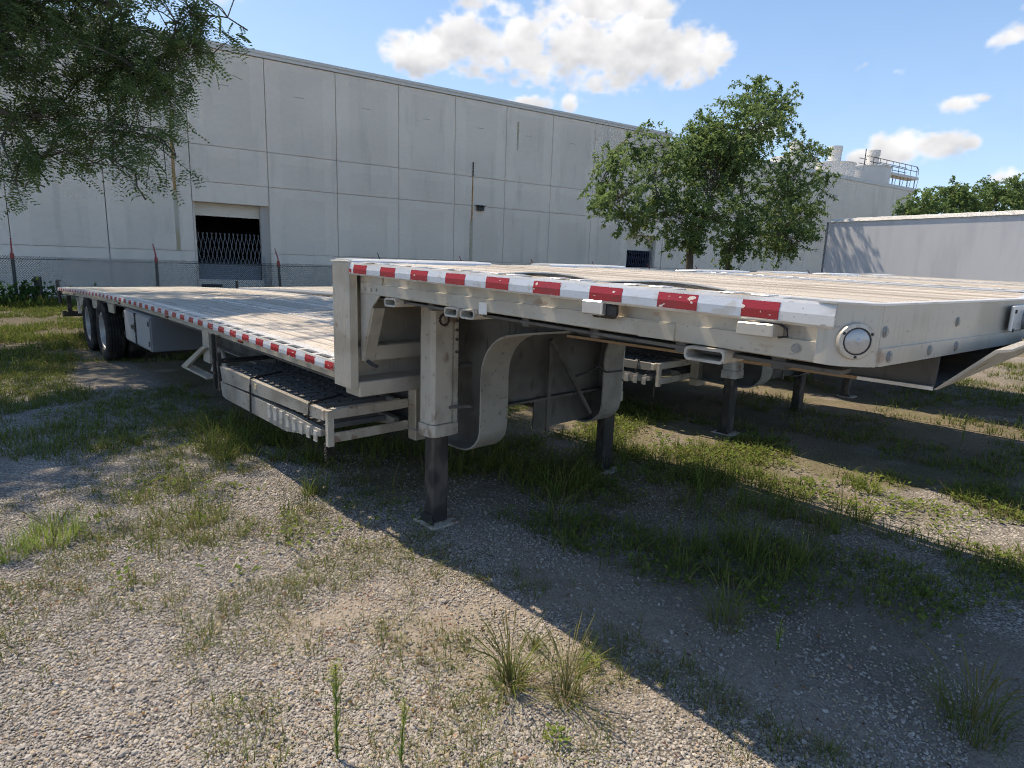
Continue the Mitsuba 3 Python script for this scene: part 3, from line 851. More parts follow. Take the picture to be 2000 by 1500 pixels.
WH = thing('warehouse', 'long grey concrete panel warehouse with gated dock doors', 'building')
U0, DU = 0.0967 * D, 0.1029 * D
rows = [GF, wz(0.0037), wz(0.1008), wz(0.1501), wz(0.2775)]
top = wz(0.2865)
cols = [U0 + DU * k for k in range(-9, 10)]
uend = cols[-1]
put('core_wall', Wm(MB().box(cols[0], 0.0967 * D + 0.02, -0.5, -0.14, GF, top - 0.1).box(0.0967 * D + 0.02, 0.1907 * D - 0.02, -0.5, -0.14, wz(0.073), top - 0.1).box(0.1907 * D - 0.02, 0.919 * D, -0.5, -0.14, GF, top - 0.1)
    .box(0.919 * D, 1.004 * D, -0.5, -0.14, wz(0.071), top - 0.1).box(1.004 * D, uend, -0.5, -0.14, GF, top - 0.1)), 'm_joint', WH)
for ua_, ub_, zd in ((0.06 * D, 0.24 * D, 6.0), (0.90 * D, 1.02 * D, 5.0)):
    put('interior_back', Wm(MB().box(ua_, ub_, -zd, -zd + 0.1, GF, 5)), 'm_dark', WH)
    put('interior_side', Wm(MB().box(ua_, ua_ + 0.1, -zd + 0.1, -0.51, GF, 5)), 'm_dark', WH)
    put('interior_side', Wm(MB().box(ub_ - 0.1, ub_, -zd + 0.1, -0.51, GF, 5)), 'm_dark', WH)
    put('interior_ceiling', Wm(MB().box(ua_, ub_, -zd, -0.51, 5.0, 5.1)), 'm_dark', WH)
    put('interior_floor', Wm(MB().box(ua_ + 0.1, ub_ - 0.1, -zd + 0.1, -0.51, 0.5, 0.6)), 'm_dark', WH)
for k in range(len(cols) - 1):
    a, b = cols[k] + 0.015, cols[k + 1] - 0.015
    door1 = abs(cols[k] - U0) < 0.1
    door2 = abs(cols[k] - (U0 + 8 * DU)) < 0.1
    for r in range(4):
        z0, z1 = rows[r] + (0.010 if r else 0), rows[r + 1] - 0.010
        m = MB()
        if door1 and r == 0:
            continue
        if (door1 or door2) and r == 1:
            zt = wz(0.073) if door1 else wz(0.071)
            m.box(a, b, -0.14, 0.0, zt, z1)
            if door2:
                m.box(a, 0.9185 * D - 0.0, -0.139, 0.0, z0, zt - 0.001).box(1.004 * D, b, -0.139, 0.0, z0, zt - 0.001)
            put('wall_panel', Wm(m), 'm_conc', WH)
            continue
        if door2 and r == 0:
            m.box(a, b, -0.14, 0.0, z0, wz(0.003))
            put('wall_panel', Wm(m), 'm_conc', WH)
            continue
        m.box(a, b, -0.14, 0.0, z0, z1)
        pk = put('wall_panel', Wm(m), 'm_conc', WH)
        if r > 0:
            w = b - a
            put('panel_field', Wm(MB().box(a + 0.20 * w, b - 0.19 * w, 0.0, 0.006, z0 + 0.02, z1 - (0.42 if r < 3 else 0.30))), 'm_field', pk)
            if r == 3:
                cx = (a + b) / 2 - 0.3
                put('lifting_slot', Wm(MB().box(cx, cx + 0.42, 0.006, 0.012, wz(0.232), wz(0.232) + 0.035)), 'm_joint', pk)
cop = MB().box(cols[0] - 0.1, uend + 0.1, -0.6, 0.06, rows[4] + 0.02, top - 0.12).box(cols[0] - 0.1, uend + 0.1, -0.7, 0.10, top - 0.12, top)
put('coping', Wm(cop), 'm_coping', WH)
put('roof', Wm(MB().box(cols[0], uend, -40, -0.7, top - 0.5, top - 0.4)), 'm_coping', WH)
put('end_wall', Wm(MB().box(cols[0], cols[0] + 0.2, -40, -0.5, GF, top - 0.5)), 'm_conc', WH)


def dock(u0, u1, ztop, zcurt, zplate, zsill, gatetop, mat, light):
    k = put('dock_door', Wm(MB().box(u0, u1, -0.5, -0.46, zcurt + 0.0, ztop)), 'm_curtain', WH, 'half raised pale roller door above a folding scissor gate')
    m = MB()
    for i in range(5):
        z = zcurt + (ztop - zcurt) * i / 5
        m.box(u0 + 0.03, u1 - 0.03, -0.459, -0.44, z + 0.015, z + (ztop - zcurt) / 5 - 0.015)
    put('door_slats', Wm(m), 'm_curtain', k)
    put('jamb', Wm(MB().box(u0 - 0.02, u0 + 0.08, -0.46, -0.142, zsill, ztop)), 'm_conc', k)
    put('jamb', Wm(MB().box(u1 - 0.08, u1 + 0.02, -0.46, -0.142, zsill, ztop)), 'm_joint', k)
    if zplate:
        put('leveller_plate', Wm(MB().box(u0 + 0.09, u1 - 0.12, -0.40, -0.34, zsill, zplate)), 'm_dockgrey', k)
        put('sill', Wm(MB().box(u0, u1, -0.45, -0.02, GF, zsill - 0.002)), 'm_conc', k)
        put('dock_bumper', Wm(MB().cbox(u0 + 0.15, u0 + 0.95, -0.019, 0.10, zsill - 0.30, zsill - 0.18, 0.02)), 'm_black', k)
        put('guard_pole', Wm(MB().cyl((u1 - 0.05, 0.12, GF), (u1 - 0.05, 0.12, zplate + 0.35), 0.045, sides=10)), 'm_gate', k)
    m = MB()
    z0, z1 = (zplate or zsill), gatetop
    n, w = (15, u1 - 0.10 - u0 - 0.08)
    c = w / n
    for i in range(-4, n + 4):
        for s in (1, -1):
            run = 1.95 * c * (z1 - z0) / 0.95
            a, b = u0 + 0.08 + i * c, u0 + 0.08 + i * c + s * run * 0.62
            za, zb = z0, z1
            lo_, hi_ = u0 + 0.08, u1 - 0.10
            pa, pb = np.array([a, za]), np.array([b, zb])
            d = pb - pa
            t0, t1 = 0.0, 1.0
            for bound, sg_ in ((lo_, 1), (hi_, -1)):
                q0, q1 = sg_ * (pa[0] - bound), sg_ * (pb[0] - bound)
                if q0 < 0 and q1 < 0:
                    t0, t1 = 1, 0
                    break
                if q0 < 0:
                    t0 = max(t0, q0 / (q0 - q1))
                if q1 < 0:
                    t1 = min(t1, q0 / (q0 - q1))
            if t1 - t0 > 0.03:
                e0, e1 = pa + d * t0, pa + d * t1
                m.cyl((e0[0], -0.28 + 0.012 * s, e0[1]), (e1[0], -0.28 + 0.012 * s, e1[1]), 0.010, sides=4, caps=False)
    put('scissor_gate', Wm(m), mat, k)


dock(0.0972 * D, 0.1905 * D, wz(0.0730), wz(0.0545), wz(-0.0130), wz(-0.0365), wz(0.031), 'm_gate', True)
dock(0.9185 * D, 1.004 * D, wz(0.0705), wz(0.0389), None, wz(0.0045), wz(0.040), 'm_gateblue', False)
put('rust_streak', Wm(MB().ext([(0.5425 * D, wz(0.0755)), (0.5455 * D, wz(0.0755)), (0.5450 * D, wz(0.158)), (0.5432 * D, wz(0.158))], 'y', 0.006, 0.010)), 'm_rust', WH, 'orange rust streak below a dark rod')
put('pale_streak', Wm(MB().box(0.5395 * D, 0.5465 * D, 0.0062, 0.0085, wz(0.004), wz(0.0755))), 'm_stain', WH)
put('rod', Wm(MB().cyl((0.5442 * D, 0.03, wz(0.150)), (0.5442 * D, 0.03, wz(0.1745)), 0.035, sides=8)), 'm_steel', WH)
put('rust_streak', Wm(MB().box(0.0742 * D, 0.0780 * D, 0.0005, 0.0085, wz(0.085), wz(0.155))), 'm_rust', WH)
put('pale_streak', Wm(MB().box(0.0735 * D, 0.0788 * D, 0.0003, 0.0075, wz(0.004), wz(0.085))), 'm_stain', WH)
put('rod', Wm(MB().cyl((0.0757 * D, 0.03, wz(0.150)), (0.0757 * D, 0.03, wz(0.180)), 0.035, sides=8)), 'm_steel', WH)
put('pale_streak', Wm(MB().box(0.634 * D, 0.638 * D, 0.0062, 0.0085, wz(0.205), wz(0.255))), 'm_stain', WH)
lk = put('wall_lamp', Wm(MB().cbox(0.5525 * D, 0.5655 * D, 0.006, 0.22, wz(0.0930), wz(0.1005), 0.02)), 'm_black', WH, 'small black wall lamp beside the rust streak')
put('visor', Wm(MB().box(0.5500 * D, 0.5675 * D, 0.006, 0.30, wz(0.1008), wz(0.1018))), 'm_black', lk)

WN = thing('warehouse_wing', 'plain grey lower wing of the warehouse behind the bushy trees', 'building')
z2 = wz(0.269)
wc = [uend + 0.04 + 3.1 * k for k in range(11)]
put('core_wall', Wm(MB().box(wc[0], wc[-1], -0.5, -0.14, GF, z2 - 0.05)), 'm_joint', WN)
for k in range(10):
    for z0, z1 in ((GF, wz(0.0037) - 0.012), (wz(0.0037) + 0.012, z2 - 0.30)):
        put('wall_panel', Wm(MB().box(wc[k] + 0.006, wc[k + 1] - 0.006, -0.14, 0.0, z0, z1)), 'm_conc', WN)
put('coping', Wm(MB().box(wc[0], wc[-1] + 0.1, -0.6, 0.06, z2 - 0.29, z2)), 'm_coping', WN)
put('roof', Wm(MB().box(wc[0], wc[-1], -40, -0.6, z2 - 0.4, z2 - 0.3)), 'm_coping', WN)
put('end_wall', Wm(MB().box(wc[-1] - 0.2, wc[-1], -40, -0.5, GF, z2 - 0.4)), 'm_conc', WN)
put('vent', Wm(MB().cbox(1.655 * D, 1.668 * D, 0.0, 0.10, wz(0.205), wz(0.215), 0.02)), 'm_joint', WN)

# rooftop tanks, stacks and catwalk on the wing
D2 = 37.0


def roof_tank(uc, r, zb, zt, sx, sr, sz, lab):
    k = thing('rooftop_tank', lab, 'tank', 'tanks on the roof of the wing')
    c = (uc * D2, 0, 0)
    put('drum', Wm(MB().lathe([(r, z2 - 0.5), (r, zt - 0.1), (r * 1.03, zt - 0.1), (r * 1.03, zt), (0, zt + 0.12)], c, (0, 0, 1), 28), D2), 'm_tank', k, smooth=30)
    if sr:
        c2 = (uc * D2 + sx, 0, 0)
        put('stack', Wm(MB().lathe([(sr, zt), (sr, sz - 0.5), (sr * 1.15, sz - 0.5), (sr * 1.15, sz), (0, sz)], c2, (0, 0, 1), 20), D2), 'm_tank', k, smooth=30)
        put('stack', Wm(MB().cyl((c2[0] + sr + 0.28, 0, zt), (c2[0] + sr + 0.28, 0, sz), 0.16, sides=10), D2), 'm_coping', k)


roof_tank(1.80, 2.2, 0, wz(0.2985, D2), 0.9, 0.55, wz(0.348, D2), 'cream rooftop tank with the tallest stack, beside the catwalk')
roof_tank(1.635, 2.0, 0, wz(0.291, D2), 0.1, 0.55, wz(0.336, D2), 'cream rooftop tank with a stack, second from the catwalk')
roof_tank(1.46, 2.0, 0, wz(0.285, D2), 0.2, 0.5, wz(0.325, D2), 'cream rooftop tank half hidden by the bushy trees')
ck = thing('rooftop_catwalk', 'grey steel catwalk with handrails on the roof edge', 'catwalk')
ua, ub = 1.87 * D2, 2.06 * D2
za = wz(0.298, D2)
put('deck', Wm(MB().box(ua, ub, -0.6, 0.6, za - 0.28, za), D2), 'm_coping', ck)
for h in (0.55, 1.05):
    for y in (-0.58, 0.58):
        put('handrail', Wm(MB().cyl((ua - 3.2, y, za + h), (ub - 0.5, y, za + h), 0.035, sides=6), D2), 'm_steel', ck)
for i in range(8):
    u = ua - 2.6 + i * (ub - ua + 2.0) / 7
    put('rail_post', Wm(MB().cyl((u, 0.58, za - 0.2), (u, 0.58, za + 1.07), 0.03, sides=6), D2), 'm_steel', ck)
for i in range(5):
    u = ua + 0.4 + i * (ub - ua - 0.8) / 4
    put('support_leg', Wm(MB().cyl((u, 0.4, z2 - 0.4), (u, 0.4, za - 0.28), 0.06, sides=6).cyl((u, 0.4, z2 - 0.4), (u + 0.7, 0.4, za - 0.28), 0.035, sides=6), D2), 'm_gate', ck)
put('mast', Wm(MB().cyl((1.755 * D2, 0.6, za), (1.755 * D2, 0.6, wz(0.343, D2)), 0.05, sides=6), D2), 'm_steel', ck)
put('catwalk_cable', Wm(MB().tube([(ub - 0.6, 0.5, za + 1.05), (ub - 0.2, 0.5, za + 0.9), (ub - 0.05, 0.5, za + 0.4), (ub - 0.05, 0.5, za)], 0.04, 6), D2), 'm_steel', ck)

# yard strip between fence and wall
put('pavement', Wm(MB().box(-40, 75, 0.02, 4.2, GF - 0.05, GF + 0.03)), 'm_asph', kind='structure')

# ------------------------------------------------------------------ chain link fence
DF = 24.7
FE = thing('chain_link_fence', 'chain link fence with red tipped leaning arms in front of the warehouse', 'fence')
ptop = wz(-0.0095, DF)
us = [-0.573, -0.418, -0.264, -0.1097, 0.0471, 0.2120, 0.3740, 0.5284, 0.6850, 0.8384, 0.995, 1.152, 1.3078, 1.4468, 1.60]
dark_arm = {6: 1, 12: 1, 13: 1}
for i, u in enumerate(us):
    x = u * DF
    lean = 0.06 if i == 5 else 0.0
    pk = put('post', Wm(MB().cyl((x, 0, GF), (x - lean, 0, ptop), 0.048, sides=10), DF), 'm_fence', FE)
    tipx = x - lean + (0.0 if i == 3 else -0.05)
    m = MB().cyl((x - lean, 0, ptop - 0.10), (x - lean, 0, ptop + 0.06), 0.055, sides=10)
    m.tube([(x - lean, 0, ptop + 0.04), (x - lean, -0.02, ptop + 0.14), (tipx, -0.10 if i == 3 else -0.30, ptop + 0.52)], [0.026, 0.024, 0.018], 8)
    put('barbed_arm', Wm(m, DF), 'm_fence' if i in dark_arm else 'm_redpaint', pk, smooth=40)
put('top_wire', Wm(MB().tube([(us[0] * DF + (us[-1] - us[0]) * DF * t, 0.0, ptop - 0.09 - 0.03 * abs(math.sin(40 * t))) for t in np.linspace(0, 1, 120)], 0.012, 4), DF), 'm_fence', FE)
wires = MB()
pit = 0.070
xs0, xs1 = us[2] * DF, us[6] * DF
h = ptop - 0.02 - (GF + 0.02)
nz = int(h / pit)
zz = GF + 0.02 + np.arange(2 * nz + 1) * (h / (2 * nz))
wv, wf, base = [], [], 0
for j in range(int((xs1 - xs0) / pit)):
    x = xs0 + j * pit
    px = x + (np.arange(2 * nz + 1) % 2) * pit
    r = 0.0068
    for yo in ((0.0),):
        pts = np.stack([px, np.where(np.arange(2 * nz + 1) % 2, 0.006, -0.006), zz], 1)
        ring = np.array([[r, 0, r], [-r, r, 0], [0, -r, -r]]) * 1.1
        v = (pts[:, None] + ring[None]).reshape(-1, 3)
        m_ = len(pts)
        i, k = np.meshgrid(np.arange(m_ - 1), np.arange(3), indexing='ij')
        q = np.stack([i * 3 + k, i * 3 + (k + 1) % 3, (i + 1) * 3 + (k + 1) % 3, (i + 1) * 3 + k], -1).reshape(-1, 4)
        wv.append(v)
        wf.append(q + base)
        base += len(v)
wires.add(np.vstack(wv), np.vstack(wf))
put('wire_mesh', Wm(wires, DF), 'm_fence', FE, 'woven wire mesh', kind='stuff')
put('gate_post', Wm(MB().cyl((-0.085 * DF, 0.5, GF), (-0.085 * DF, 0.5, wz(-0.035, DF)), 0.10, sides=8), DF), 'm_black', FE, 'short dark stub post by the leftmost fence post')

# ------------------------------------------------------------------ white box trailer
BT = thing('box_trailer', 'long white box trailer parked beyond the flat decks, tree shadows on its side', 'trailer')
bo, bd = np.array([-5.95, 22.23, 0.0]), np.array([0.9805, -0.1965, 0.0])
bn = np.array([-0.1965, -0.9805, 0.0])


def Bm(mb):
    return mb.warp(lambda v: bo + bd * v[:, 0:1] - bn * v[:, 1:2] + np.array([0, 0, 1.0]) * v[:, 2:3])


put('side_body', Bm(MB().cbox(0.0, 15.5, 0.0, 2.55, 1.0, 3.60, 0.01)), 'm_boxside', BT)
m = MB()
for i in range(4):
    m.ext([(-0.012 - 0.03 + 0.045 * i, 3.60 + 0.036 * i), (0.06 + 0.045 * i, 3.60 + 0.036 * i), (0.06 + 0.045 * i, 3.632 + 0.036 * i), (0.004 + 0.045 * i, 3.632 + 0.036 * i), (-0.02 - 0.03 + 0.045 * i, 3.616 + 0.036 * i)], 'x', 0.02, 15.5)
put('top_rail', Bm(m), 'm_whitepaint', BT)
put('roof', Bm(MB().box(0.0, 15.5, 0.20, 2.5, 3.58, 3.74)), 'm_whitepaint', BT)
put('rear_frame', Bm(MB().cbox(-0.06, -0.001, -0.02, 2.57, 0.95, 3.62, 0.01)), 'm_grey', BT)
put('bottom_rail', Bm(MB().box(0, 15.5, -0.02, -0.002, 0.98, 1.12)), 'm_gate', BT)
put('rear_lamp', Bm(MB().cbox(0.10, 0.45, -0.05, -0.021, 1.15, 1.30, 0.01)), 'm_black', BT)
for x in (1.3, 2.6):
    for y in (0.0, 2.2):
        wk = put('wheel', Bm(MB().lathe([(0.28, 0.02), (0.46, 0.0), (0.50, 0.05), (0.50, 0.27), (0.46, 0.30), (0.28, 0.29)], (x, y + 0.02, 0.42), (0, 1, 0), 28)), 'm_tire', BT, smooth=30)
        put('rim', Bm(MB().lathe([(0.28, 0.03), (0.2, 0.1), (0.0, 0.08)], (x, y + 0.02, 0.42), (0, 1, 0), 24)), 'm_rim', wk)
put('landing_leg', Bm(MB().box(12.0, 12.15, 0.4, 0.55, -0.08, 1.0).box(12.0, 12.15, 2.0, 2.15, -0.08, 1.0)), 'm_steel', BT)


# ------------------------------------------------------------------ trees
def leaf_quads(c, axis, nrm, length, width, fold=0.25):
    axis = axis / np.linalg.norm(axis, axis=1, keepdims=True)
    side = np.cross(axis, nrm)
    side /= np.linalg.norm(side, axis=1, keepdims=True) + 1e-9
    n2 = np.cross(side, axis)
    L, Wd = np.asarray(length)[:, None], np.asarray(width)[:, None]
    base, tip = c, c + axis * L
    mid = c + axis * L * 0.45
    l, r = mid + side * Wd * 0.5 + n2 * Wd * fold, mid - side * Wd * 0.5 + n2 * Wd * fold
    v = np.stack([base, l, tip, r], 1).reshape(-1, 3)
    k = np.arange(len(c))[:, None] * 4
    f = np.stack([k + [0, 1, 2], k + [0, 2, 3]], 1).reshape(-1, 3)
    return v, f


def unit(g, n):
    v = g.standard_normal((n, 3))
    return v / np.linalg.norm(v, axis=1, keepdims=True)


def blob_points(g, blobs, n, shell=0.35):
    b = np.array(blobs)
    w = b[:, 3] ** 2.2
    i = g.choice(len(b), n, p=w / w.sum())
    r = g.random(n) ** (1 / 3)
    r = shell + (1 - shell) * r
    return b[i, :3] + unit(g, n) * (r * b[i, 3])[:, None] * np.array([1, 1, 0.85]), i


def tree(name, label, base, blobs, seed, ntwig, per, leaf, droop, col, col2, trunk_r, fork, group=None, pinnate=False, spread=0.5, lean=(0, 0)):
    g = np.random.default_rng(seed)
    k = thing(name, label, 'tree', {'broadleaf_tree': 'pair of trees before the wall', 'distant_tree': 'trees behind the white box trailer'}.get(name))
    base = np.asarray(base, float)
    b = np.array(blobs, float)
    top = np.array([base[0] + lean[0], base[1] + lean[1], fork])
    tr = MB()
    tr.tube([base - [0, 0, 0.1], base + (top - base) * 0.06, base + (top - base) * 0.5 + [0.05, 0.03, 0], top], [trunk_r * 1.35, trunk_r, trunk_r * 0.88, trunk_r * 0.75], 12)
    put('trunk', tr, 'm_bark', k, smooth=60)
    limbs = MB()
    nodes, nrad = [top.copy(), base + (top - base) * 0.8], [trunk_r * 0.7, trunk_r * 0.7]
    order = np.argsort(np.linalg.norm(b[:, :3] - top, axis=1))
    for i in order:
        c = b[i, :3]
        N = np.array(nodes)
        dist = np.linalg.norm(N - c, axis=1) + 0.35 * np.linalg.norm(N - top, axis=1) * 0.5 + 1.5 * np.clip(N[:, 2] - c[2] - 0.5, 0, None)
        j = int(np.argmin(dist))
        s0 = N[j]
        ln = np.linalg.norm(c - s0)
        mid = (s0 + c) / 2 + np.array([0, 0, 0.14 * ln]) + g.standard_normal(3) * 0.07 * ln
        m = max(4, int(ln / 0.25))
        t = np.linspace(0, 1, m)[:, None]
        path = (1 - t) ** 2 * s0 + 2 * t * (1 - t) * mid + t * t * c
        path[1:-1] += g.standard_normal((m - 2, 3)) * 0.03
        r0 = min(nrad[j] * 0.62, 0.10)
        r1 = max(r0 * 0.35, 0.012)
        rr = np.linspace(r0, r1, m)
        limbs.tube(path, rr, 6, False)
        nodes += list(path[1:])
        nrad += list(rr[1:])
    N, NR = np.array(nodes), np.array(nrad)
    tips, bi = blob_points(g, blobs, ntwig, 0.05 if pinnate else 0.35)
    allp = []
    for j in range(ntwig):
        e = tips[j]
        dn = np.linalg.norm(N - e, axis=1)
        near = np.argsort(dn)[:12]
        s0 = N[near[int(g.integers(0, 12))]]
        mid = (s0 + e) / 2 + np.array([0, 0, (0.25 * droop + 0.05) * np.linalg.norm(e - s0)]) + g.standard_normal(3) * 0.08
        t = np.linspace(0, 1, 6)[:, None]
        q = (1 - t) ** 2 * s0 + 2 * t * (1 - t) * mid + t * t * (e - [0, 0, 0.25 * droop])
        limbs.tube(q, np.linspace(0.010, 0.003, 6), 3, False)
        allp.append(q)
    put('limbs', limbs, 'm_bark', k)
    Q = np.array(allp)
    n = ntwig * per
    ti = np.repeat(np.arange(ntwig), per)
    s = 0.30 + 0.72 * g.random(n) ** 0.8
    seg = np.minimum((s * 5).astype(int), 4)
    fr = (s * 5 - seg)[:, None]
    c = Q[ti, seg] * (1 - fr) + Q[ti, seg + 1] * fr
    tang = Q[ti, seg + 1] - Q[ti, seg]
    tang /= np.linalg.norm(tang, axis=1, keepdims=True) + 1e-9
    ax = tang * 0.5 + unit(g, n) * 0.9 + np.array([0, 0, -droop])
    c = c + unit(g, n) * (leaf * spread * g.random(n))[:, None]
    nr = unit(g, n) * 0.6 + np.array([0, 0, 1.0])
    L = leaf * (0.7 + 0.6 * g.random(n))
    tone = np.repeat(g.random(ntwig), per)[:, None] * 0.6 + g.random((n, 1)) * 0.4
    cl = np.asarray(col) * (1 - tone) + np.asarray(col2) * tone
    if not pinnate:
        v, f = leaf_quads(c, ax, nr, L, L * 0.62)
        colr = np.repeat(cl, 4, 0)
    else:
        ax = ax / np.linalg.norm(ax, axis=1, keepdims=True)
        V, F, C, o = [], [], [], 0
        side = np.cross(ax, nr)
        side /= np.linalg.norm(side, axis=1, keepdims=True)
        for i in range(6):
            t = 0.12 + 0.16 * i
            pos = c + ax * (L * t)[:, None] + np.array([0, 0, -1.0]) * (L * 0.25 * t * t)[:, None]
            for sd in (1, -1):
                d = side * sd + ax * 0.35
                v, f = leaf_quads(pos, d, nr, L * 0.27, L * 0.13, 0.1)
                V.append(v)
                F.append(f + o)
                C.append(np.repeat(cl, 4, 0))
                o += len(v)
        v, f, colr = np.vstack(V), np.vstack(F), np.vstack(C)
    put('crown', (v, f), 'm_leaf', k, color=np.clip(colr, 0, 1))
    return k


def aim(px, py, dist):
    d = FWD + RIGHT * (px - 1000) / 1198.9 + DOWN * (py - 750) / 1198.9
    return EYE + d / np.linalg.norm(d) * dist


# crown of the big locust tree, worked out once from sight lines and kept as places in the yard
LOC = [(-7.7, -1.2, 5.0, 1.5), (-7.5, -0.4, 4.95, 1.4), (-7.2, 0.4, 5.0, 1.0), (-6.7, 0.95, 4.85, 0.7), (-6.5, 1.4, 5.0, 0.5), (-6.25, 1.75, 4.85, 0.32), (-7.5, -0.75, 4.2, 1.25), (-7.0, -0.05, 4.05, 1.1), (-6.9, 0.4, 4.1, 0.75),
       (-6.5, 0.65, 3.85, 0.45), (-6.7, 0.9, 4.4, 0.5), (-6.5, 1.35, 4.5, 0.3), (-7.35, -0.9, 3.4, 0.8), (-7.2, -0.4, 3.35, 0.5), (-6.6, 0.05, 3.35, 0.55), (-6.4, 0.35, 3.3, 0.45), (-6.2, 0.7, 3.0, 0.4), (-6.2, 0.2, 2.75, 0.45), (-6.2, 0.3, 2.4, 0.22),
       (-7.0, -1.05, 2.9, 0.5), (-6.8, -0.5, 2.95, 0.32), (-6.7, -0.15, 2.85, 0.32), (-6.9, -1.0, 2.5, 0.35), (-6.85, -0.7, 2.5, 0.25),
       (-8.0, -3.2, 6.2, 2.0), (-10.0, -3.0, 7.4, 2.0), (-7.2, -2.4, 7.2, 1.8), (-9.0, -5.0, 6.0, 2.0), (-6.2, -3.6, 5.2, 1.4), (-9.0, -1.0, 8.0, 1.8), (-8.0, 0.2, 7.2, 1.5), (-10.0, -3.0, 9.2, 1.5), (-11.0, 0.0, 6.6, 1.7), (-5.3, -3.0, 4.4, 0.9), (-5.2, 0.6, 7.0, 1.1), (-6.4, 1.9, 7.4, 1.2), (-7.8, 2.0, 7.9, 1.2), (-9.5, 1.6, 7.5, 1.1), (-4.4, 0.9, 6.2, 0.7), (-13.0, -2.6, 6.2, 1.8), (-15.0, -1.2, 7.4, 1.9), (-12.5, -5.0, 7.5, 2.0), (-7.0, -2.6, 5.2, 1.2)]
tree('locust_tree', 'feathery leaved locust tree hanging into the top left corner', (-9.6, -4.4, -0.1), LOC, 11, 2000, 13, 0.215, 0.45, (0.095, 0.155, 0.080), (0.22, 0.29, 0.095), 0.26, 3.0, pinnate=True, spread=0.8)


def at_wall(u, r, dist):
    return EYE + NRM * dist + DIR * u * dist + np.array([0, 0, r * dist])


DM = 16.5
MB1 = [(0.98, .19, .10), (1.08, .23, .12), (0.90, .155, .085), (0.83, .135, .045), (1.05, .12, .09), (1.0, .26, .07), (1.13, .315, .06), (1.10, .06, .05), (0.93, .085, .045), (1.17, .12, .09), (0.86, .215, .045), (0.90, .26, .03), (1.18, .26, .09)]
MB2 = [(1.22, .30, .11), (1.30, .33, .10), (1.25, .40, .06), (1.395, .42, .045), (1.36, .37, .06), (1.55, .315, .045), (1.62, .275, .028), (1.48, .245, .07), (1.28, .18, .11), (1.38, .20, .11), (1.46, .12, .09), (1.53, .085, .055), (1.32, .085, .09), (1.57, .135, .055), (1.25, .045, .05), (1.43, .05, .05), (1.30, .43, .035), (1.46, .33, .05), (1.60, .20, .035)]


def wb(lst, dist, jit, seed):
    g = np.random.default_rng(seed)
    return [tuple(at_wall(u, r, dist + jit * g.uniform(-1, 1))) + (q * dist,) for u, r, q in lst]


b1 = at_wall(1.113, 0, DM)
b2 = at_wall(1.246, 0, DM)
LC1, LC2 = (0.105, 0.178, 0.078), (0.225, 0.30, 0.10)
tree('broadleaf_tree', 'bushy green tree with the thicker leaning trunk, left of the pair before the wall', (b1[0], b1[1], -0.1), wb(MB1, DM, 1.3, 1), 21, 640, 35, 0.125, 0.25, LC1, LC2, 0.17, 2.6)
tree('broadleaf_tree', 'taller green tree with open right side, right of the pair before the wall', (b2[0], b2[1], -0.1), wb(MB2, DM, 1.4, 2), 22, 820, 33, 0.125, 0.20, LC1, LC2, 0.12, 2.7)
DR_ = 20.0
RB1 = [(2.10, .22, .06), (2.18, .25, .06), (2.26, .285, .05), (2.35, .26, .07), (2.2, .18, .09), (2.4, .2, .08), (2.45, .27, .065)]
RB2 = [(2.52, .29, .07), (2.62, .33, .055), (2.74, .335, .06), (2.88, .34, .07), (3.0, .32, .08), (2.62, .25, .1), (2.85, .25, .12), (3.05, .26, .1)]
c1, c2 = at_wall(2.25, 0, DR_), at_wall(2.8, 0, DR_)
tree('distant_tree', 'round green tree top showing over the left of the white box trailer', (c1[0], c1[1], -0.1), wb(RB1, DR_, 1.5, 3), 31, 260, 30, 0.20, 0.2, LC1, LC2, 0.2, 3.0)
tree('distant_tree', 'paler green tree top showing over the white box trailer at the right edge', (c2[0], c2[1], -0.1), wb(RB2, DR_, 1.5, 4), 32, 420, 30, 0.20, 0.2, (0.105, 0.175, 0.075), (0.21, 0.28, 0.095), 0.2, 3.0)

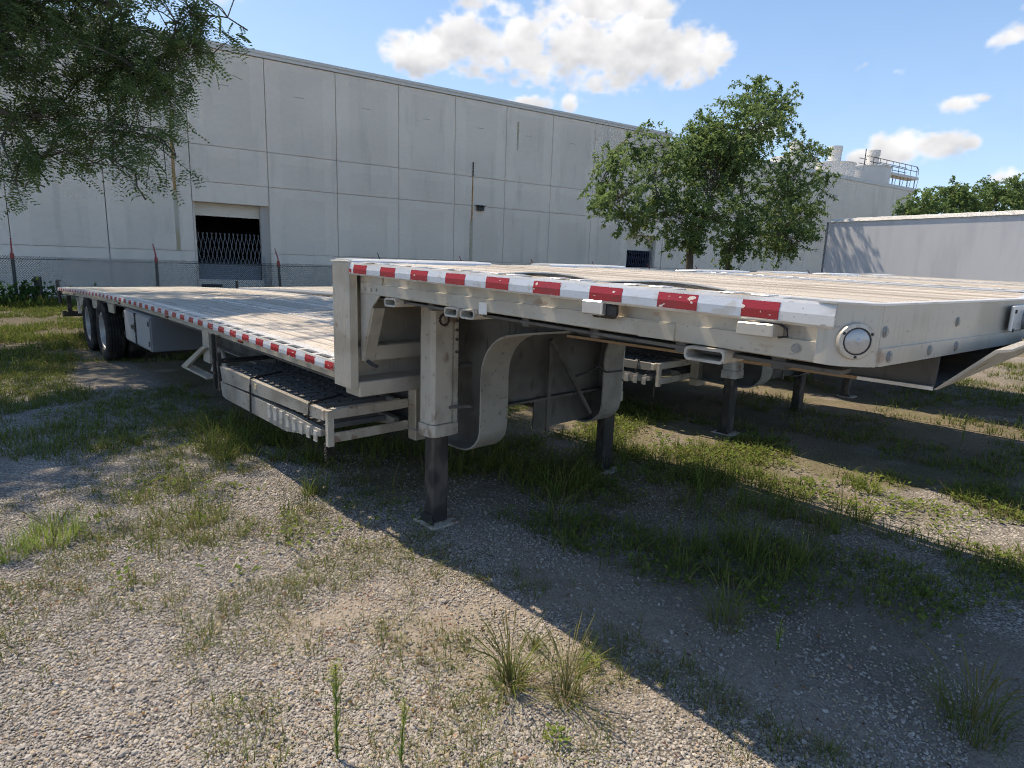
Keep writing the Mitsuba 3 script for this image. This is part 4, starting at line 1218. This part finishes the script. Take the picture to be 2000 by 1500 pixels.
# ------------------------------------------------------------------ gravel stones
def stones(n, seed):
    g = np.random.default_rng(seed)
    th = g.uniform(math.radians(96), math.radians(184), n * 3)
    dd = 1.45 + 4.0 * g.random(n * 3) ** 1.25
    x, y = EYE[0] + dd * np.cos(th), EYE[1] + dd * np.sin(th)
    u_, w_ = (x - 1.95) * 0.86 + (y - 0.05) * 0.5, -(x - 1.95) * 0.5 + (y - 0.05) * 0.86
    silt = meshkit.fbm(np.stack([x * 1.3 + 3, y * 1.3 + 7, 0 * x + 5], -1), 4, 0) * 0.75 + 0.36 * np.exp(-(u_ ** 2 / 0.9 + w_ ** 2 / 0.16)) + 0.22 * np.clip((y - 0.25) / 0.35, 0, 1)
    rel = np.clip((0.62 - silt) / 0.12, 0.16, 1) * np.where(y > 0.9, 0.22, np.where(y > 0.35, 0.5, 1))
    keep = g.random(len(x)) < rel
    x, y = x[keep][:n], y[keep][:n]
    n = len(x)
    ico = trimesh.creation.icosahedron()
    iv, fi = np.array(ico.vertices), np.array(ico.faces)
    s = 0.0037 + 0.0045 * g.random(n) ** 2.0
    big = g.random(n) < 0.02
    s[big] *= 1.9
    sc = np.stack([s * g.uniform(0.9, 1.5, n), s * g.uniform(0.7, 1.1, n), s * g.uniform(0.45, 0.8, n)], 1)
    v = iv[None] * g.uniform(0.78, 1.18, (n, 12, 1)) * sc[:, None]
    a, tl = g.uniform(0, 2 * np.pi, n), g.normal(0, 0.30, n)
    ca, sa, ct, st = np.cos(a), np.sin(a), np.cos(tl), np.sin(tl)
    X, Y, Z = v[..., 0], v[..., 1], v[..., 2]
    X, Z = X * ct[:, None] + Z * st[:, None], -X * st[:, None] + Z * ct[:, None]
    v = np.stack([X * ca[:, None] - Y * sa[:, None], X * sa[:, None] + Y * ca[:, None], Z], -1)
    v += np.stack([x, y, ground_z(x, y) + sc[:, 2] * g.uniform(-0.3, 0.55, n) + 0.002], 1)[:, None]
    f = fi[None] + (np.arange(n) * 12)[:, None, None]
    t = g.random((n, 1))
    col = np.array([0.215, 0.197, 0.175]) * (1 - t) + np.array([0.42, 0.395, 0.36]) * t
    w = g.random(n)
    col[w < 0.10] *= np.array([1.12, 1.0, 0.78])
    col[w > 0.94] = col[w > 0.94] * np.array([0.55, 0.55, 0.60])
    col[(w > 0.10) & (w < 0.115)] *= np.array([1.05, 0.78, 0.66])
    return v.reshape(-1, 3), f.reshape(-1, 3), np.repeat(np.clip(col, 0, 1), 12, 0)


sv, sf, sc_ = stones(132000, 5)
put('gravel_stones', (sv, sf), 'm_stone', color=sc_, kind='stuff', label='loose pale grey gravel stones covering the yard')

# ------------------------------------------------------------------ grass and weeds
G1, G2, GD = np.array([0.090, 0.142, 0.034]), np.array([0.210, 0.245, 0.062]), np.array([0.27, 0.225, 0.11])


def blades(x, y, hgt, wid, g, lean=0.55, dry=0.12, tone=None, lx=None):
    n = len(x)
    z = ground_z(x, y) - 0.004
    a = g.uniform(0, 2 * np.pi, n) if lx is None else lx
    ln = lean * g.random(n) ** 0.7
    dirv = np.stack([np.cos(a), np.sin(a), 0 * a], 1)
    fa = a + np.pi / 2 + g.normal(0, 0.5, n)
    side = np.stack([np.cos(fa), np.sin(fa), 0 * fa], 1)
    lev = [0.0, 0.35, 0.70, 1.0]
    ws = [1.0, 0.85, 0.55, 0.0]
    V = []
    for t, w in zip(lev, ws):
        c = np.stack([x, y, z], 1) + dirv * (hgt * ln * t * t)[:, None] + np.array([0, 0, 1.0]) * (hgt * t * (1 - 0.35 * ln * t))[:, None]
        if w:
            V += [c - side * (wid * w / 2)[:, None], c + side * (wid * w / 2)[:, None]]
        else:
            V.append(c)
    v = np.stack(V, 1)
    f = np.array([[0, 1, 3], [0, 3, 2], [2, 3, 5], [2, 5, 4], [4, 5, 6]])
    F = f[None] + (np.arange(n) * 7)[:, None, None]
    t = (g.random(n) if tone is None else tone)[:, None]
    col = G1 * (1 - t) + G2 * t
    isdry = g.random(n) < dry
    col[isdry] = GD * g.uniform(0.6, 1.15, (isdry.sum(), 1))
    grad = np.array([0.8, 0.8, 0.9, 0.9, 1.02, 1.02, 1.1])
    C = col[:, None] * grad[None, :, None]
    return v.reshape(-1, 3), F.reshape(-1, 3), C.reshape(-1, 3)


def tufts(cx, cy, k, hmean, g, radius=0.05, wid=0.004, lean=0.8, dry=0.12):
    n = len(cx)
    kk = np.maximum(1, g.poisson(k, n))
    i = np.repeat(np.arange(n), kk)
    r, th = radius * np.sqrt(g.random(len(i))), g.uniform(0, 2 * np.pi, len(i))
    x, y = cx[i] + r * np.cos(th), cy[i] + r * np.sin(th)
    hh = (hmean[i] if np.ndim(hmean) else hmean) * g.uniform(0.45, 1.2, len(i))
    tone = np.clip(g.random(n)[i] * 0.6 + 0.4 * g.random(len(i)), 0, 1)
    return blades(x, y, hh, wid * g.uniform(0.6, 1.4, len(i)), g, lean, dry, tone, th + g.normal(0, 0.6, len(i)))


def mergem(parts):
    V, F, C, o = [], [], [], 0
    for v, f, c in parts:
        V.append(v)
        F.append(f + o)
        C.append(c)
        o += len(v)
    return np.vstack(V), np.vstack(F), np.clip(np.vstack(C), 0, 1)


def scatter(g, n, x0, x1, y0, y1, thr, sc=1.3, seed=0, extra=None):
    x, y = g.uniform(x0, x1, n), g.uniform(y0, y1, n)
    d = meshkit.fbm(np.stack([x * sc, y * sc, 0 * x], -1), 4, seed)
    w = np.clip((d - thr) / 0.10, 0, 1)
    if extra is not None:
        w = w * extra(x, y)
    k = g.random(n) < w
    return x[k], y[k]


g = np.random.default_rng(77)
parts = []
# thin weeds in the sunlit gravel
x, y = scatter(g, 5200, -1.8, 2.9, -1.95, 0.45, 0.50, 2.6, 21)
parts.append(tufts(x, y, 8, 0.035 + 0.075 * g.random(len(x)) ** 1.5, g, 0.04, 0.0032, 1.3, 0.35))
x, y = scatter(g, 1100, -1.0, 3.0, -1.95, 0.6, 0.40, 2.0, 31)
parts.append(tufts(x, y, 4, 0.04 + 0.11 * g.random(len(x)) ** 2, g, 0.02, 0.0024, 0.9, 0.45))
x, y = scatter(g, 700, -1.0, 2.9, -1.95, 0.45, 0.55, 2.0, 33)
m_ = tufts(x, y, 12, 0.018, g, 0.05, 0.006, 1.4, 0.0)
parts.append((m_[0], m_[1], m_[2] * 0 + np.array([0.26, 0.11, 0.06])))
# weedy band along the nearest trailer, left half
x, y = scatter(g, 5200, -9.0, -0.3, -1.6, 0.5, 0.46, 1.1, 22, lambda x, y: np.clip(0.25 + (y + 1.5) / 1.6, 0.1, 1))
parts.append(tufts(x, y, 9, 0.05 + 0.10 * g.random(len(x)) ** 2, g, 0.05, 0.0042, 1.1, 0.18))
x, y = scatter(g, 500, -3.4, -0.5, -0.25, 0.45, 0.40, 1.1, 22)
parts.append(tufts(x, y, 9, 0.10 + 0.20 * g.random(len(x)) ** 2, g, 0.05, 0.005, 0.9, 0.12))
# grass under the nearest trailer
x, y = scatter(g, 2100, -3.5, 2.1, 0.5, 2.9, 0.47, 1.2, 23, lambda x, y: np.clip((y - 0.5 - 0.30 * np.clip(x, 0, 3)) / 0.5, 0.05, 1))
parts.append(tufts(x, y, 12, 0.12 + 0.22 * g.random(len(x)) ** 1.8, g, 0.06, 0.005, 0.9, 0.10))
x, y = scatter(g, 1500, -0.2, 3.4, 0.8, 3.0, 0.52, 1.6, 24)
parts.append(tufts(x, y, 10, 0.05 + 0.12 * g.random(len(x)) ** 2, g, 0.07, 0.0045, 1.0, 0.18))
# strips between and under the farther trailers
x, y = scatter(g, 6500, -6.0, 3.4, 2.6, 4.6, 0.46, 1.5, 25)
parts.append(tufts(x, y, 8, 0.05 + 0.10 * g.random(len(x)) ** 2, g, 0.06, 0.006, 1.0, 0.16))
x, y = scatter(g, 7000, -4.0, 4.0, 4.6, 14.0, 0.46, 1.0, 26)
parts.append(tufts(x, y, 7, 0.06 + 0.10 * g.random(len(x)) ** 2, g, 0.08, 0.009, 1.0, 0.16))
# far ground near the fence
x, y = scatter(g, 8000, -21.5, -8.0, -4.5, 1.5, 0.42, 0.9, 27)
parts.append(tufts(x, y, 8, 0.08 + 0.14 * g.random(len(x)) ** 2, g, 0.14, 0.014, 0.9, 0.10))
x, y = scatter(g, 3000, -21.4, -20.2, -6, 9, 0.30, 0.7, 28)
parts.append(tufts(x, y, 8, 0.2 + 0.3 * g.random(len(x)) ** 2, g, 0.15, 0.016, 0.8, 0.08))
x, y = scatter(g, 6000, -9.0, -2.0, -4.5, -0.6, 0.47, 0.9, 29)
parts.append(tufts(x, y, 7, 0.07 + 0.08 * g.random(len(x)), g, 0.06, 0.006, 1.0, 0.15))
v, f, c = mergem(parts)
put('grass', (v, f), 'm_grass', color=c, kind='stuff', label='thin green grass and small weeds over gravel and soil')

# dry leaves and twigs lying on the gravel
lx, ly = g.uniform(-3.5, 3.2, 900), g.uniform(-2.2, 2.2, 900)
lc = np.stack([lx, ly, ground_z(lx, ly) + 0.010], 1)
la = g.uniform(0, 2 * np.pi, 900)
lax = np.stack([np.cos(la), np.sin(la), g.normal(0, 0.15, 900)], 1)
lL = g.uniform(0.012, 0.035, 900)
v1, f1 = leaf_quads(lc, lax, unit(g, 900) * 0.4 + np.array([0, 0, 1.0]), lL, lL * 0.4, 0.25)
c1_ = np.repeat(np.array([[0.20, 0.13, 0.07]]) * g.uniform(0.5, 1.6, (900, 1)), 4, 0)
tw = MB()
for i in range(240):
    p0, l_ = lc[i * 3], g.uniform(0.04, 0.16)
    p1 = p0 + lax[i * 3] * l_ * np.array([1, 1, 0.1]) + [0, 0, 0.003]
    tw.tube([p0, (p0 + p1) / 2 + g.normal(0, 0.006, 3) * np.array([1, 1, 0.3]), p1], [0.0016, 0.0014, 0.0008], 4, False)
v2, f2 = tw.mesh()
put('dry_litter', (np.vstack([v1, v2]), np.vstack([f1, f2 + len(v1)])), 'm_grass', color=np.vstack([np.clip(c1_, 0, 1), np.tile([[0.17, 0.13, 0.09]], (len(v2), 1))]), kind='stuff', label='dry brown leaves and twigs scattered on the gravel')

# low broad leaves among the grass
def ground_leaves(x, y, k, size, g, rad):
    i = np.repeat(np.arange(len(x)), k)
    th, r = g.uniform(0, 2 * np.pi, len(i)), rad * np.sqrt(g.random(len(i)))
    px, py = x[i] + r * np.cos(th), y[i] + r * np.sin(th)
    c = np.stack([px, py, ground_z(px, py) + 0.005 + 0.03 * g.random(len(i))], 1)
    ax = np.stack([np.cos(th), np.sin(th), 0.2 + 0.5 * g.random(len(i))], 1)
    nr = unit(g, len(i)) * 0.35 + np.array([0, 0, 1.0])
    L = size * (0.6 + 0.7 * g.random(len(i)))
    v, f = leaf_quads(c, ax, nr, L, L * 0.55, 0.12)
    t = g.random((len(i), 1))
    return v, f, np.repeat(G1 * (1 - t) * 1.1 + G2 * t * 1.1, 4, 0)


x, y = scatter(g, 1600, -1.0, 3.4, 0.9, 3.6, 0.48, 1.6, 24)
q = [ground_leaves(x, y, 9, 0.035, g, 0.09)]
x, y = scatter(g, 1500, -6.0, 3.4, 2.8, 4.4, 0.45, 1.5, 25)
q.append(ground_leaves(x, y, 8, 0.045, g, 0.1))
x, y = scatter(g, 700, -5.0, 0.2, -1.3, 0.5, 0.50, 1.3, 35)
q.append(ground_leaves(x, y, 7, 0.035, g, 0.07))
v, f, c = mergem(q)
put('ground_cover', (v, f), 'm_grass', color=c, kind='stuff', label='low broad leaved weeds creeping over the ground')


def clump(label, cx, cy, n, hgt, rad, wid=0.005, lean=0.9, dry=0.15, seed=1, seedheads=0, group=None, bright=1.0):
    g = np.random.default_rng(seed)
    k = thing('grass_clump', label, 'grass clump', 'grass clumps standing on the gravel')
    m = tufts(np.array([cx]), np.array([cy]), n, hgt, g, rad, wid, lean, dry)
    put('blades', (m[0], m[1]), 'm_grass', k, color=np.clip(m[2] * bright, 0, 1))
    if seedheads:
        st = MB()
        z0 = float(ground_z(np.array([cx]), np.array([cy]))[0])
        for i in range(seedheads):
            a, l = g.uniform(0, 2 * np.pi), g.uniform(0.2, 0.9)
            h = hgt * g.uniform(0.9, 1.35)
            p = [(cx + l * h * t * t * math.cos(a), cy + l * h * t * t * math.sin(a), z0 + h * t) for t in (0, .3, .6, .85, 1.0)]
            st.tube(p, [0.0012, 0.0012, 0.001, 0.0028, 0.0008], 4, False)
        v, f = st.mesh()
        put('seed_stalks', (v, f), 'm_grass', k, color=np.tile([[0.22, 0.21, 0.08]], (len(v), 1)))
    return k


clump('bright yellow green grass clump at the left edge of the gravel', -1.02, -1.46, 260, 0.18, 0.17, 0.0045, 0.8, 0.03, 3, 8, None, 2.0)
clump('yellow green tuft cut by the left picture edge beside the bright clump', -0.90, -1.70, 130, 0.14, 0.12, 0.0042, 0.8, 0.05, 4, 0, None, 1.9)
clump('spreading grass clump with thin stalks at the bottom centre, left of the shadow edge', 1.72, -0.24, 130, 0.24, 0.06, 0.0038, 1.7, 0.25, 5, 22)
clump('straggly yellowish grass clump at the bottom centre, nearest the shadow edge', 1.93, -0.12, 110, 0.22, 0.06, 0.0034, 1.8, 0.5, 6, 20)
clump('small upright green tuft by the shadow edge, above the spreading clump', 1.60, 0.02, 60, 0.085, 0.025, 0.003, 0.7, 0.1, 7, 4)
clump('long bladed clump in the shadow at the lower right corner', 3.06, 0.98, 150, 0.26, 0.12, 0.0040, 1.5, 0.35, 8, 12)
clump('long bladed tuft in the shadow under the nose, nearest the lit gravel', 2.07, 0.90, 80, 0.22, 0.09, 0.0042, 1.5, 0.25, 9, 6)
clump('tall dark green clump in the shadow under the middle of the nose', 1.70, 1.70, 90, 0.22, 0.13, 0.005, 0.9, 0.05, 10, 6)
clump('tall dark green clump in the shadow to the right of the nearest landing leg', 0.75, 1.05, 100, 0.22, 0.17, 0.005, 0.9, 0.05, 12, 8)
clump('tall dark green clump in the shadow between the two landing legs', 0.45, 1.45, 100, 0.24, 0.17, 0.005, 0.9, 0.05, 13, 8)
clump('green clump at the shadow edge below the stowed ramps', -0.75, 0.06, 110, 0.20, 0.10, 0.0045, 0.9, 0.1, 14, 6)
clump('bright green leafy tuft in the sunlit strip behind the nearest trailer', 1.85, 3.55, 120, 0.14, 0.12, 0.008, 1.0, 0.05, 15, 0, None, 1.2)


def tall_weed(label, cx, cy, h, seed, lean=(0, 0), bushy=1.0):
    g = np.random.default_rng(seed)
    k = thing('tall_weed', label, 'weed', 'tall weeds standing on the ground')
    z0 = float(ground_z(np.array([cx]), np.array([cy]))[0])
    t = np.linspace(0, 1, 9)
    stem = np.stack([cx + lean[0] * h * t ** 1.5, cy + lean[1] * h * t ** 1.5, z0 - 0.01 + h * t], 1)
    v, f = MB().tube(stem, np.linspace(0.0035, 0.0015, 9), 6).mesh()
    put('stem', (v, f), 'm_grass', k, color=np.tile([[0.13, 0.19, 0.05]], (len(v), 1)))
    n = int(75 * bushy)
    s = g.random(n) * 0.97 + 0.02
    c = np.stack([np.interp(s, t, stem[:, i]) for i in range(3)], 1)
    a = g.uniform(0, 2 * np.pi, n)
    ax = np.stack([np.cos(a), np.sin(a), np.full(n, 2.4)], 1)
    L = np.where(s < 0.75, 0.035 + 0.02 * g.random(n), 0.018 + 0.01 * g.random(n))
    v, f = leaf_quads(c, ax, unit(g, n) * 0.5 + np.array([0, 0, 1.0]), L, L * 0.11, 0.2)
    tt = g.random((n, 1))
    put('leaves', (v, f), 'm_grass', k, color=np.repeat((G1 * (1 - tt) + G2 * tt) * 1.7, 4, 0))
    n = int(90 * bushy)
    c = stem[-1] + unit(g, n) * np.array([0.030, 0.030, 0.055]) * (g.random((n, 1)) ** 0.5) - np.array([0, 0, 0.03])
    v, f = leaf_quads(c, unit(g, n) + np.array([0, 0, 0.7]), unit(g, n), np.full(n, 0.012), np.full(n, 0.005))
    put('flower_head', (v, f), 'm_grass', k, color=np.tile([[0.36, 0.38, 0.12]], (4 * n, 1)))


tall_weed('tall narrow leaved weed with pale head at the bottom edge, left of centre', 1.615, -0.955, 0.37, 41, (-0.03, 0.02), 1.6)
tall_weed('second tall weed with a thinner head, to the right of the taller one', 1.78, -0.80, 0.26, 42, (0.02, 0.05), 0.8)
tall_weed('thin weed with seed head in the shadow under the nose', 2.33, 0.90, 0.15, 43, (0.0, 0.02), 0.35)
tall_weed('small weed standing in the sunlit strip far right under the second trailer', 2.0, 5.9, 0.28, 44, (0.0, 0.0), 0.8)


def rosette(label, cx, cy, size, seed):
    g = np.random.default_rng(seed)
    k = thing('leafy_weed', label, 'weed', 'low leafy weeds at the bottom edge')
    m = ground_leaves(np.array([cx]), np.array([cy]), 60, size, g, 0.045)
    put('leaves', (m[0], m[1]), 'm_grass', k, color=np.clip(m[2] * 1.2, 0, 1))


rosette('small round leaved weed beside the shadow edge at bottom centre', 1.85, 0.12, 0.020, 51)
rosette('pale leafy weed at the bottom edge between the grass clumps', 2.05, -0.30, 0.020, 52)
bush = np.random.default_rng(61)
k = thing('fence_weed', 'dark leafy weed growing at the foot of the leftmost fence post', 'weed')
n = 500
c = at_wall(-0.10, -0.062, DF - 0.6) + bush.standard_normal((n, 3)) * np.array([0.25, 0.45, 0.22])
v, f = leaf_quads(c, unit(bush, n) + np.array([0, 0, 0.3]), unit(bush, n), np.full(n, 0.16), np.full(n, 0.1))
put('leaves', (v, f), 'm_leaf', k, color=np.repeat(np.array([[0.05, 0.10, 0.03]]) * bush.uniform(0.7, 1.3, (n, 1)), 4, 0))
